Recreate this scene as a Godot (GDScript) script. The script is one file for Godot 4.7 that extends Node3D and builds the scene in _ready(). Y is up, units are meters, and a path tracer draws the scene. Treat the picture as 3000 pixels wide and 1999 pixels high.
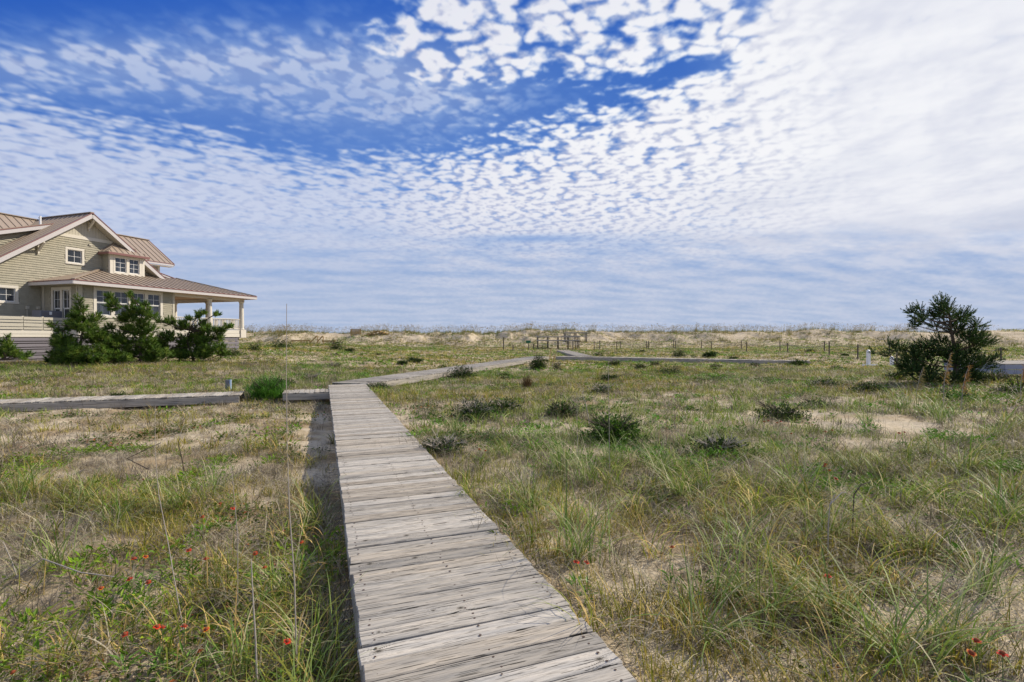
extends Node3D
# A boardwalk across grassy dunes towards a shingled beach house.
# World: camera stands at x = 0, z = 0; forward is -z, "depth" d means -z. y = 0 is the low sand left of the boardwalk.

const EYE := 2.1
const FOCAL := 1500.0
const HORIZON := 988.0
var rng := RandomNumberGenerator.new()
var used := {}
var M := {}

func _ready():
	rng.seed = 4711
	make_camera()
	make_sky()
	make_sun()
	make_materials()
	make_heights()
	print("sky done ", Time.get_ticks_msec())
	make_ground()
	print("ground done ", Time.get_ticks_msec())
	make_boardwalks()
	print("boardwalks done ", Time.get_ticks_msec())
	make_house()
	print("house done ", Time.get_ticks_msec())
	make_beach_structures()
	make_trees()
	print("trees done ", Time.get_ticks_msec())
	make_bushes()
	make_small_things()
	make_tussocks()
	make_grass()
	print("all done ", Time.get_ticks_msec())

func make_camera():
	var c := Camera3D.new()
	c.name = "camera"
	c.position = Vector3(0, EYE, 0)
	c.rotation.x = -atan((999.5 - HORIZON) / FOCAL)
	c.fov = rad_to_deg(2.0 * atan(999.5 / FOCAL))
	c.near = 0.05
	c.far = 6000.0
	c.current = true
	add_child(c)

func make_sun():
	var s := DirectionalLight3D.new()
	s.name = "sun"
	var az := deg_to_rad(64.4)
	var el := deg_to_rad(39.0)
	var to_sun := Vector3(sin(az) * cos(el), sin(el), -cos(az) * cos(el))
	s.look_at_from_position(Vector3.ZERO, -to_sun, Vector3.UP)
	s.light_energy = 1.6
	s.light_angular_distance = 0.55
	s.light_color = Color(1.0, 0.95, 0.87)
	s.shadow_enabled = true
	add_child(s)

# ---------------------------------------------------------------- small helpers
func nz(seed_: int, freq: float, oct := 1, type := FastNoiseLite.TYPE_SIMPLEX_SMOOTH) -> FastNoiseLite:
	var n := FastNoiseLite.new()
	n.seed = seed_
	n.frequency = freq
	n.noise_type = type
	n.fractal_type = FastNoiseLite.FRACTAL_FBM if oct > 1 else FastNoiseLite.FRACTAL_NONE
	n.fractal_octaves = oct
	return n

func numbered(called: String) -> String:
	if not used.has(called):
		used[called] = 0
		return called
	used[called] += 1
	return "%s_%03d" % [called, used[called]]

func tag(o: Node, label: String, category: String, group := "", kind := ""):
	if label: o.set_meta("label", label)
	if category: o.set_meta("category", category)
	if group: o.set_meta("group", group)
	if kind: o.set_meta("kind", kind)
	return o

func thing(called: String, label: String, category: String, at := Vector3.ZERO, turn := 0.0, group := "", kind := "") -> Node3D:
	var o := Node3D.new()
	o.name = numbered(called)
	o.position = at
	o.rotation.y = turn
	add_child(o)
	tag(o, label, category, group, kind)
	return o

func part(parent: Node, called: String, mesh: Mesh, mat: Material, at := Transform3D.IDENTITY) -> MeshInstance3D:
	var o := MeshInstance3D.new()
	o.name = called if parent != self else numbered(called)
	o.mesh = mesh
	o.material_override = mat
	o.transform = at
	parent.add_child(o, true)
	return o

func rnd(a: float, b: float) -> float:
	return rng.randf_range(a, b)

# a photograph position at a known depth, as a place in the world
func at(px: float, py: float, d: float) -> Vector3:
	return Vector3((px - 1500.0) / FOCAL * d, EYE - (py - HORIZON) / FOCAL * d, -d)

# mesh collector
class MB:
	var v := PackedVector3Array()
	var n := PackedVector3Array()
	var uv := PackedVector2Array()
	var c := PackedColorArray()
	var ix := PackedInt32Array()
	var col := Color.WHITE
	var colored := false
	func vert(p: Vector3, nn: Vector3, t := Vector2.ZERO, cc = null) -> int:
		v.append(p); n.append(nn); uv.append(t); c.append(col if cc == null else cc)
		return v.size() - 1
	func tri(a: Vector3, b: Vector3, d: Vector3):
		# counter-clockwise as seen from outside, written clockwise for Godot
		var nn := (b - a).cross(d - a).normalized()
		var i := vert(a, nn, Vector2(a.x, a.z)); vert(b, nn, Vector2(b.x, b.z)); vert(d, nn, Vector2(d.x, d.z))
		ix.append_array([i, i + 2, i + 1])
	func quad(a: Vector3, b: Vector3, d: Vector3, e: Vector3, t0 := Vector2.ZERO, t1 := Vector2.RIGHT, t2 := Vector2.ONE, t3 := Vector2.DOWN):
		var nn := (b - a).cross(d - a)
		if nn.length_squared() < 1e-14: nn = (d - a).cross(e - a)
		nn = nn.normalized()
		var i := vert(a, nn, t0); vert(b, nn, t1); vert(d, nn, t2); vert(e, nn, t3)
		ix.append_array([i, i + 2, i + 1, i, i + 3, i + 2])
	# box from lo to hi, optional chamfer
	func box(lo: Vector3, hi: Vector3, ch := 0.0, T := Transform3D.IDENTITY):
		var p := func(x: float, y: float, z: float) -> Vector3: return T * Vector3(x, y, z)
		var a := lo; var b := hi
		var k := minf(ch, minf(minf(hi.x - lo.x, hi.y - lo.y), hi.z - lo.z) * 0.45)
		var U := func(s: float, t: float) -> Vector2: return Vector2(s, t)
		# faces
		quad(T * Vector3(b.x, a.y + k, b.z - k), T * Vector3(b.x, a.y + k, a.z + k), T * Vector3(b.x, b.y - k, a.z + k), T * Vector3(b.x, b.y - k, b.z - k), Vector2(b.z, -a.y), Vector2(a.z, -a.y), Vector2(a.z, -b.y), Vector2(b.z, -b.y))
		quad(T * Vector3(a.x, a.y + k, a.z + k), T * Vector3(a.x, a.y + k, b.z - k), T * Vector3(a.x, b.y - k, b.z - k), T * Vector3(a.x, b.y - k, a.z + k), Vector2(a.z, -a.y), Vector2(b.z, -a.y), Vector2(b.z, -b.y), Vector2(a.z, -b.y))
		quad(T * Vector3(a.x + k, b.y, b.z - k), T * Vector3(b.x - k, b.y, b.z - k), T * Vector3(b.x - k, b.y, a.z + k), T * Vector3(a.x + k, b.y, a.z + k), Vector2(a.x, b.z), Vector2(b.x, b.z), Vector2(b.x, a.z), Vector2(a.x, a.z))
		quad(T * Vector3(a.x + k, a.y, a.z + k), T * Vector3(b.x - k, a.y, a.z + k), T * Vector3(b.x - k, a.y, b.z - k), T * Vector3(a.x + k, a.y, b.z - k), Vector2(a.x, a.z), Vector2(b.x, a.z), Vector2(b.x, b.z), Vector2(a.x, b.z))
		quad(T * Vector3(a.x + k, a.y + k, b.z), T * Vector3(b.x - k, a.y + k, b.z), T * Vector3(b.x - k, b.y - k, b.z), T * Vector3(a.x + k, b.y - k, b.z), Vector2(a.x, -a.y), Vector2(b.x, -a.y), Vector2(b.x, -b.y), Vector2(a.x, -b.y))
		quad(T * Vector3(b.x - k, a.y + k, a.z), T * Vector3(a.x + k, a.y + k, a.z), T * Vector3(a.x + k, b.y - k, a.z), T * Vector3(b.x - k, b.y - k, a.z), Vector2(b.x, -a.y), Vector2(a.x, -a.y), Vector2(a.x, -b.y), Vector2(b.x, -b.y))
		if k <= 0.0: return
		# edge bevels along x
		for sy in [0, 1]:
			for sz in [0, 1]:
				var y0: float = b.y if sy else a.y
				var z0: float = b.z if sz else a.z
				var yi: float = y0 - (k if sy else -k)
				var zi: float = z0 - (k if sz else -k)
				bev(T, Vector3(a.x + k, y0, zi), Vector3(b.x - k, y0, zi), Vector3(b.x - k, yi, z0), Vector3(a.x + k, yi, z0), (a + b) / 2)
		for sx in [0, 1]:
			for sz in [0, 1]:
				var x0: float = b.x if sx else a.x
				var z0: float = b.z if sz else a.z
				var xi: float = x0 - (k if sx else -k)
				var zi: float = z0 - (k if sz else -k)
				bev(T, Vector3(x0, a.y + k, zi), Vector3(x0, b.y - k, zi), Vector3(xi, b.y - k, z0), Vector3(xi, a.y + k, z0), (a + b) / 2)
		for sx in [0, 1]:
			for sy in [0, 1]:
				var x0: float = b.x if sx else a.x
				var y0: float = b.y if sy else a.y
				var xi: float = x0 - (k if sx else -k)
				var yi: float = y0 - (k if sy else -k)
				bev(T, Vector3(x0, yi, a.z + k), Vector3(x0, yi, b.z - k), Vector3(xi, y0, b.z - k), Vector3(xi, y0, a.z + k), (a + b) / 2)
				for sz in [0, 1]:
					var z0: float = b.z if sz else a.z
					var zi: float = z0 - (k if sz else -k)
					var q1 := Vector3(x0, yi, zi); var q2 := Vector3(xi, y0, zi); var q3 := Vector3(xi, yi, z0)
					if (q2 - q1).cross(q3 - q1).dot(q1 - (a + b) / 2) > 0: tri(T * q1, T * q2, T * q3)
					else: tri(T * q1, T * q3, T * q2)
	func bev(T: Transform3D, a: Vector3, b: Vector3, d: Vector3, e: Vector3, mid: Vector3):
		var ta := Vector2(a.x + a.z, a.z - a.y)
		var tb := Vector2(b.x + b.z, b.z - b.y)
		if (b - a).cross(d - a).dot((a + d) / 2 - mid) > 0: quad(T * a, T * b, T * d, T * e, ta, tb, tb, ta)
		else: quad(T * a, T * e, T * d, T * b, ta, ta, tb, tb)
	# a bar of rectangular section between two points; up tells how it is turned
	func bar(p: Vector3, q: Vector3, w: float, h: float, up := Vector3.UP, ch := 0.0):
		var x := (q - p)
		var l := x.length()
		x = x / l
		var z := x.cross(up if absf(x.dot(up)) < 0.99 else Vector3.RIGHT).normalized()
		var y := z.cross(x)
		box(Vector3(0, -h / 2, -w / 2), Vector3(l, h / 2, w / 2), ch, Transform3D(Basis(x, y, z), p))
	# tapered tube through points with radii
	func tube(pts: Array, rad: Array, sides := 7, cap := true):
		var first := v.size()
		var cnt := pts.size()
		var up := Vector3(0.13, 0.2, 1).normalized()
		for i in cnt:
			var t: Vector3 = (pts[mini(i + 1, cnt - 1)] - pts[maxi(i - 1, 0)]).normalized()
			var a := t.cross(up).normalized()
			var b := t.cross(a).normalized()
			for k in sides + 1:
				var an := TAU * k / sides
				var o := a * cos(an) + b * sin(an)
				vert(pts[i] + o * rad[i], o, Vector2(float(k) / sides, float(i)))
		for i in cnt - 1:
			for k in sides:
				var q := first + i * (sides + 1) + k
				ix.append_array([q, q + sides + 1, q + 1, q + 1, q + sides + 1, q + sides + 2])
		if cap:
			for e in [0, cnt - 1]:
				var t: Vector3 = (pts[mini(e + 1, cnt - 1)] - pts[maxi(e - 1, 0)]).normalized() * (-1.0 if e == 0 else 1.0)
				var cc := vert(pts[e], t)
				for k in sides:
					var q: int = first + e * (sides + 1) + k
					if e == 0: ix.append_array([cc, q, q + 1])
					else: ix.append_array([cc, q + 1, q])
	# lathe round y
	func lathe(prof: Array, sides := 16, T := Transform3D.IDENTITY):
		var first := v.size()
		for i in prof.size():
			var p0: Vector2 = prof[maxi(i - 1, 0)]
			var p1: Vector2 = prof[mini(i + 1, prof.size() - 1)]
			var t := (p1 - p0).normalized()
			for k in sides + 1:
				var an := TAU * k / sides
				var nn := Vector3(cos(an) * t.y, -t.x, sin(an) * t.y)
				vert(T * Vector3(cos(an) * prof[i].x, prof[i].y, sin(an) * prof[i].x), (T.basis * nn).normalized(), Vector2(float(k) / sides, prof[i].y))
		for i in prof.size() - 1:
			for k in sides:
				var q := first + i * (sides + 1) + k
				ix.append_array([q, q + 1, q + sides + 1, q + 1, q + sides + 2, q + sides + 1])
	# a grass blade or leaf: a tapering strip that bends over
	func blade(p: Vector3, az: float, pitch: float, bend: float, l: float, w: float, segs: int, c0: Color, c1: Color, twist := 0.0, base_w := 0.8):
		var h := Vector3(cos(az), 0, sin(az))
		var side := Vector3(-sin(az + twist), 0, cos(az + twist))
		var q := p
		var pi_ := pitch
		var last := -1
		for i in segs + 1:
			var t := float(i) / segs
			var dirv := h * cos(pi_) + Vector3.UP * sin(pi_)
			var nn := side.cross(dirv).normalized()
			var ww := w * 0.5 * (base_w + (1.0 - base_w) * minf(1.0, t * 3.0)) * (1.0 - pow(t, 2.2))
			var cc := c0.lerp(c1, t)
			if i < segs:
				var a := vert(q - side * ww, nn, Vector2(0, t), cc)
				vert(q + side * ww, nn, Vector2(1, t), cc)
				if last >= 0: ix.append_array([last, a, last + 1, last + 1, a, a + 1])
				last = a
			else:
				var a := vert(q, nn, Vector2(0.5, 1), cc)
				ix.append_array([last, a, last + 1])
			q += dirv * (l / segs)
			pi_ -= bend / segs
	# flat pointed leaf: centre p, direction d, normal-ish up
	func leaf(p: Vector3, d: Vector3, up: Vector3, l: float, w: float, cc: Color, fold := 0.15):
		var x := d.normalized()
		var s := x.cross(up).normalized()
		var u := s.cross(x)
		var m := p + x * l * 0.45
		var a := p; var b := m + s * w * 0.5 + u * w * fold; var t := p + x * l - u * l * 0.08; var e := m - s * w * 0.5 + u * w * fold
		var n1 := (b - a).cross(t - a).normalized()
		var n2 := (t - a).cross(e - a).normalized()
		var i := vert(a, n1, Vector2.ZERO, cc); vert(b, n1, Vector2.ZERO, cc); vert(t, n1, Vector2.ZERO, cc)
		vert(a, n2, Vector2.ZERO, cc); vert(t, n2, Vector2.ZERO, cc); vert(e, n2, Vector2.ZERO, cc)
		ix.append_array([i, i + 2, i + 1, i + 3, i + 5, i + 4])
	func done() -> ArrayMesh:
		var m := ArrayMesh.new()
		var a := []
		a.resize(Mesh.ARRAY_MAX)
		a[Mesh.ARRAY_VERTEX] = v
		a[Mesh.ARRAY_NORMAL] = n
		a[Mesh.ARRAY_TEX_UV] = uv
		if colored: a[Mesh.ARRAY_COLOR] = c
		a[Mesh.ARRAY_INDEX] = ix
		m.add_surface_from_arrays(Mesh.PRIMITIVE_TRIANGLES, a)
		return m

func mat(called: String, c: Color, rough := 0.8, extra := {}) -> StandardMaterial3D:
	var m := StandardMaterial3D.new()
	m.resource_name = called
	m.albedo_color = c.linear_to_srgb()
	m.roughness = rough
	m.metallic_specular = 0.4
	for k in extra: m.set(k, extra[k])
	M[called] = m
	return m

# many copies of one mesh: xf holds 16 floats each (three rows of the transform, then a colour)
func scatter(parent: Node, called: String, mesh: Mesh, material: Material, xf: PackedFloat32Array):
	if xf.is_empty(): return
	var mm := MultiMesh.new()
	mm.transform_format = MultiMesh.TRANSFORM_3D
	mm.use_colors = true
	mm.mesh = mesh
	mm.instance_count = xf.size() / 16
	for i in mm.instance_count:
		var o := i * 16
		var t := Transform3D(Vector3(xf[o], xf[o + 4], xf[o + 8]), Vector3(xf[o + 1], xf[o + 5], xf[o + 9]), Vector3(xf[o + 2], xf[o + 6], xf[o + 10]), Vector3(xf[o + 3], xf[o + 7], xf[o + 11]))
		mm.set_instance_transform(i, t)
		mm.set_instance_color(i, Color(xf[o + 12], xf[o + 13], xf[o + 14]))
	var o := MultiMeshInstance3D.new()
	o.name = called
	o.multimesh = mm
	o.material_override = material
	parent.add_child(o, true)

func push(xf: PackedFloat32Array, b: Basis, p: Vector3, c: Color):
	xf.append_array([b.x.x, b.y.x, b.z.x, p.x, b.x.y, b.y.y, b.z.y, p.y, b.x.z, b.y.z, b.z.z, p.z, c.r, c.g, c.b, 1.0])

# ---------------------------------------------------------------- sky: air and a sheet of small broken clouds
var sk_cell: FastNoiseLite
var sk_warp: FastNoiseLite
var sk_fine: FastNoiseLite
var sk_big: FastNoiseLite
var sk_veil: FastNoiseLite
var sk_row: FastNoiseLite

func ramp(x: float, ks: Array) -> float:
	if x <= ks[0][0]: return ks[0][1]
	for i in range(1, ks.size()):
		if x <= ks[i][0]:
			var t: float = (x - ks[i - 1][0]) / (ks[i][0] - ks[i - 1][0])
			return lerpf(ks[i - 1][1], ks[i][1], t * t * (3.0 - 2.0 * t))
	return ks[-1][1]

func blob(x: float, y: float, cx: float, cy: float, rx: float, ry: float) -> float:
	var a := (x - cx) / rx
	var b := (y - cy) / ry
	return exp(-(a * a + b * b))

func puffs(x: float, z: float) -> float:
	# rounded heaps: high in the middle of each cell, with ragged rims
	var wx := sk_warp.get_noise_2d(x, z) * 0.075
	var wz := sk_warp.get_noise_2d(x + 31.7, z - 12.1) * 0.075
	var c := sk_cell.get_noise_2d(x + wx, z + wz)  # -1 in a cell's middle
	return clampf((-c - 0.50) * 1.9 + sk_fine.get_noise_2d(x, z) * 0.62, -1.0, 1.0)

func sky_color(az: float, el: float) -> Color:
	var se := sin(el)
	var ce := cos(el)
	var r := 1.0 / (maxf(se, 0.0) + 0.05)
	var X := sin(az) * ce * r
	var Z := cos(az) * ce * r
	var ca := maxf(cos(az), 0.12)
	# where in front of the camera this direction lies (tangent plane), to shape the large cloud banks
	var px := 1500.0 + 1500.0 * clampf(sin(az) / ca, -4.0, 4.0)
	var py := 988.0 - 1500.0 * clampf(tan(el) / ca, -1.0, 3.0)
	var front := smoothstep(0.30, 0.62, cos(az))
	var pv := 988.0 - 1500.0 * tan(minf(el, 1.0))
	pv = lerpf(pv, py, front)
	var big := sk_big.get_noise_2d(X, Z)
	# the air
	var t := clampf(pv / 988.0, -0.3, 1.0)
	var air := Color(0.17, 0.37, 0.745).lerp(Color(0.28, 0.46, 0.78), smoothstep(-0.1, 0.35, t))
	air = air.lerp(Color(0.44, 0.60, 0.86), smoothstep(0.3, 0.68, t))
	air = air.lerp(Color(0.635, 0.715, 0.845), smoothstep(0.55, 0.95, t))
	# the main field, whose upper rim sinks towards the middle of the view and rises on both sides
	var rim := ramp(px, [[-900, 40], [0, 205], [500, 285], [950, 370], [1250, 385], [1500, 320], [1750, 225], [1950, 130], [2100, 40], [2300, -140], [2600, -350], [3600, -600]])
	rim += big * 45.0
	var cov := smoothstep(rim - 130.0, rim + 270.0, py)
	var top_heaps := blob(px, py, 1700, 40, 520, 190) * 1.15 + blob(px, py, 1320, 170, 230, 120) * 0.7 + blob(px, py, 1950, 110, 260, 120) * 0.6
	cov = maxf(cov, minf(top_heaps * 1.0, 0.80))
	cov -= blob(px, py, 1580, 285, 240, 34) * 0.30 + blob(px, py, 2050, 198, 130, 26) * 0.7 + blob(px, py, 1000, 400, 300, 45) * 0.35
	var elsewhere := clampf(0.72 + big * 0.5, 0.2, 1.0)
	cov = lerpf(elsewhere, cov, front * (1.0 - smoothstep(0.62, 0.85, el)))
	var p := puffs(X, Z)
	var lit := puffs(X + 0.05, Z + 0.02)
	# rows of ripples lying across the left bank
	var row := sk_row.get_noise_2d((X * 0.80 + Z * 0.60) * 0.62, (-X * 0.60 + Z * 0.80) * 2.1)
	var left := front * (1.0 - smoothstep(900.0, 1500.0, px)) * smoothstep(150.0, 330.0, py)
	var body := lerpf(p, row * 1.0 + p * 0.25, left * 0.75)
	var dens := cov * (1.45 + 0.35 * front * smoothstep(1900.0, 2500.0, px)) - lerpf(0.66, 0.60, left) + body * lerpf(0.62, 0.80, left)
	var alpha := smoothstep(-0.10, 0.80, dens)
	alpha = lerpf(alpha, 0.97, 0.85 * front * smoothstep(1950.0, 2500.0, px))
	# thin mackerel sheet in the upper left
	var thin := front * (blob(px, py, 200, 195, 520, 95) * 0.95 + blob(px, py, 850, 215, 480, 140) * 0.95 + blob(px, py, 1200, 270, 330, 130) * 0.85)
	var streak := sk_veil.get_noise_2d(X * 1.6 - Z * 0.5, Z * 1.9 + X * 0.6)
	var wisp := clampf(thin * (0.58 + p * 0.5 + streak * 0.6), 0.0, 0.9)
	alpha = maxf(alpha, wisp * 0.8)
	alpha = maxf(alpha, thin * 0.40)
	# low down the field melts into long veils
	var low := smoothstep(600.0, 800.0, pv)
	var r2 := 1.0 / (maxf(se, 0.0) + 0.11)
	var Xv := sin(az) * ce * r2
	var Zv := cos(az) * ce * r2
	var lv := sk_veil.get_noise_2d(Xv * 0.36 + Zv * 0.10, Zv * 0.85 - Xv * 0.22)
	var lv2 := sk_fine.get_noise_2d(Xv * 0.55 + Zv * 0.2, Zv * 0.9 - Xv * 0.25)
	var veil := clampf(0.72 + lv * 0.75 + lv2 * 0.28, 0.0, 1.0) * lerpf(1.0, 0.72, smoothstep(640.0, 930.0, pv))
	veil += 0.25 * blob(px, py, 2300, 640, 800, 70) * front
	alpha = lerpf(alpha, minf(veil, 1.0), low)
	# a clear slot low in the middle
	alpha *= 1.0 - front * 0.75 * blob(px, py, 1560, 700, 190, 12)
	# colour of the cloud: white on the sunny side, lilac grey where it is thick
	var white := Color(0.905, 0.91, 0.95)
	white = white.lerp(Color(0.985, 0.985, 0.995), clampf(blob(px, py, 2700, 260, 1100, 430) * front * 1.15 + blob(px, py, 1750, 380, 600, 330) * front * 0.45, 0.0, 1.0))
	var far_right := front * smoothstep(1900.0, 2600.0, px)
	var shade := clampf(0.52 + (p - lit) * lerpf(0.46, 0.04, far_right) + body * lerpf(0.22, 0.03, far_right) + sk_veil.get_noise_2d(X * 0.8, Z * 0.8) * 0.28 * far_right, 0.0, 1.0)
	var grey := Color(0.735, 0.76, 0.865).lerp(Color(0.87, 0.88, 0.93), smoothstep(1500.0, 2500.0, px) * front)
	var cloud := grey.lerp(white, smoothstep(0.12, 0.72, shade)).lerp(Color(0.80, 0.83, 0.92), left * 0.55)
	# soft grey banks on the right
	var bank := clampf(0.15 + sk_big.get_noise_2d(X * 0.9 + 7.0, Z * 1.6) * 1.5, 0.0, 1.0) * smoothstep(1700.0, 2400.0, px) * front * smoothstep(330.0, 620.0, py)
	cloud = cloud.lerp(Color(0.75, 0.78, 0.865), bank * 0.75)
	cloud = cloud.lerp(Color(0.795, 0.82, 0.895), low * 0.75)
	return air.lerp(cloud, clampf(alpha * (1.0 - 0.14 * left), 0.0, 0.985))

func sky_rows(w: int, h: int, az0: float, az1: float, el0: float, el1: float) -> Image:
	var data := PackedByteArray()
	data.resize(w * h * 3)
	var k := 0
	for j in h:
		var el := deg_to_rad(lerpf(el1, el0, (j + 0.5) / h))
		for i in w:
			var c := sky_color(deg_to_rad(lerpf(az0, az1, (i + 0.5) / w)), el)
			data[k] = int(clampf(c.r, 0, 1) * 255.0 + 0.5)
			data[k + 1] = int(clampf(c.g, 0, 1) * 255.0 + 0.5)
			data[k + 2] = int(clampf(c.b, 0, 1) * 255.0 + 0.5)
			k += 3
	return Image.create_from_data(w, h, false, Image.FORMAT_RGB8, data)

func make_sky():
	sk_cell = nz(5, 11.5, 1, FastNoiseLite.TYPE_CELLULAR)
	sk_cell.cellular_return_type = FastNoiseLite.RETURN_DISTANCE
	sk_cell.cellular_jitter = 0.95
	sk_warp = nz(11, 5.5, 3)
	sk_fine = nz(12, 17.0, 4)
	sk_big = nz(13, 0.55, 3)
	sk_veil = nz(14, 3.0, 4)
	sk_row = nz(15, 5.2, 3)
	var W := 4096
	var H := 2048
	var whole := sky_rows(W / 8, H / 16, -180, 180, 0, 90)
	whole.resize(W, H / 2, Image.INTERPOLATE_CUBIC)
	var pano := Image.create(W, H, false, Image.FORMAT_RGB8)
	pano.fill(Color(0.62, 0.64, 0.62))
	pano.blit_rect(whole, Rect2i(0, 0, W, H / 2), Vector2i.ZERO)
	var deg := W / 360.0
	var half := 52.0
	var top := 36.0
	var w := int(2 * half * deg)
	var h := int(top * deg)
	var fine := sky_rows(w, h, -w / deg / 2, w / deg / 2, 0, h / deg)
	pano.blit_rect(fine, Rect2i(0, 0, w, h), Vector2i(W / 2 - w / 2, H / 2 - h))
	var turned := Image.create(W, H, false, Image.FORMAT_RGB8)  # forward (-z) lies at the picture's edge
	turned.blit_rect(pano, Rect2i(W / 2, 0, W / 2, H), Vector2i.ZERO)
	turned.blit_rect(pano, Rect2i(0, 0, W / 2, H), Vector2i(W / 2, 0))
	var sm := PanoramaSkyMaterial.new()
	sm.panorama = ImageTexture.create_from_image(turned)
	var sky := Sky.new()
	sky.sky_material = sm
	var e := Environment.new()
	e.background_mode = Environment.BG_SKY
	e.sky = sky
	e.tonemap_mode = Environment.TONE_MAPPER_LINEAR
	e.tonemap_exposure = 1.08
	e.background_energy_multiplier = 0.90
	e.sdfgi_enabled = true
	e.ssao_enabled = true
	e.ssil_enabled = true
	var we := WorldEnvironment.new()
	we.name = "world_environment"
	we.environment = e
	add_child(we)

# ---------------------------------------------------------------- materials and computed textures
func tex(img: Image) -> ImageTexture:
	return ImageTexture.create_from_image(img)

# sixteen weathered boards stacked in one picture, grain running along x
func wood_picture(w: int, h: int) -> Array:
	var rows := 16
	var rh := h / rows
	var g1 := nz(71, 1.0, 3)
	var g2 := nz(72, 1.0, 2)
	var g3 := nz(73, 1.0, 2)
	var tone := nz(74, 1.0, 2)
	var r := RandomNumberGenerator.new()
	r.seed = 99
	var col := PackedByteArray(); col.resize(w * h * 3)
	var hei := PackedByteArray(); hei.resize(w * h)
	for b in rows:
		var knots := []
		for k in [1, 0, 2, 0, 1, 0, 0, 1, 0, 2, 0, 0, 1, 0, 1, 0][b]:
			knots.append([r.randf_range(0.08, 0.92), r.randf_range(0.2, 0.8), r.randf_range(0.010, 0.022)])
		var seed_off := b * 37.0
		var light := r.randf_range(0.84, 1.03)
		var warm := r.randf_range(-0.2, 1.0)
		var slope := r.randf_range(-0.12, 0.12)
		for j in rh:
			var v := (j + 0.5) / rh
			for i in w:
				var u := (i + 0.5) / w
				var vv := v + slope * (u - 0.5)
				var ring := 0.0
				for k in knots:
					var dx: float = (u - k[0]) * 8.6
					var dy: float = v - k[1]
					var rr: float = k[2] * 8.6
					var q := dx * dx * 0.5 + dy * dy
					vv += (dy / (sqrt(q) + 0.03)) * rr * 0.75 * exp(-q / (rr * rr * 5.0))
					ring = maxf(ring, exp(-q / (rr * rr * 0.30)))
				var a := g1.get_noise_2d(u * 3.0 + seed_off, vv * 26.0 + seed_off)
				var c := g2.get_noise_2d(u * 5.5 - seed_off, vv * 52.0)
				var crack := smoothstep(0.50, 0.60, absf(g3.get_noise_2d(u * 2.2 + seed_off * 1.7, vv * 13.0)) + c * 0.1)
				var fine := smoothstep(0.16, 0.50, c) * 0.45
				var t := tone.get_noise_2d(u * 2.0 + seed_off, v * 2.5 + seed_off)
				var e := clampf(0.84 + a * 0.10 + t * 0.09 - fine * 0.30, 0.1, 1.0) * light
				e *= 1.0 - crack * 0.66
				e *= 1.0 - ring * 0.55
				var wm := clampf(0.5 + t * 0.7 + warm * 0.2 + ring, 0.0, 1.0)
				var o := (b * rh + j) * w + i
				col[o * 3] = int(clampf(e * lerpf(0.850, 0.870, wm), 0, 1) * 255)
				col[o * 3 + 1] = int(clampf(e * lerpf(0.838, 0.838, wm), 0, 1) * 255)
				col[o * 3 + 2] = int(clampf(e * lerpf(0.815, 0.785, wm), 0, 1) * 255)
				hei[o] = int(clampf(0.72 + a * 0.2 - fine * 0.5 - crack * 0.6 - ring * 0.1, 0, 1) * 255)
	return [Image.create_from_data(w, h, false, Image.FORMAT_RGB8, col), Image.create_from_data(w, h, false, Image.FORMAT_L8, hei)]

# seamless mottled picture between two colours (linear values), grain at several sizes
func mottle(size: int, c0: Color, c1: Color, freqs: Array, amps: Array, sd: int) -> Image:
	var imgs := []
	for f in freqs.size():
		var n := nz(sd + f, freqs[f], 2)
		imgs.append(n.get_seamless_image(size, size, false, false, 0.12, true))
	var data := PackedByteArray(); data.resize(size * size * 3)
	var raw := []
	for im in imgs: raw.append(im.get_data())
	for i in size * size:
		var t := 0.5
		for f in freqs.size(): t += (raw[f][i] / 255.0 - 0.5) * amps[f]
		var c := c0.lerp(c1, clampf(t, 0, 1)).linear_to_srgb()
		data[i * 3] = int(c.r * 255); data[i * 3 + 1] = int(c.g * 255); data[i * 3 + 2] = int(c.b * 255)
	return Image.create_from_data(size, size, false, Image.FORMAT_RGB8, data)

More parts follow.
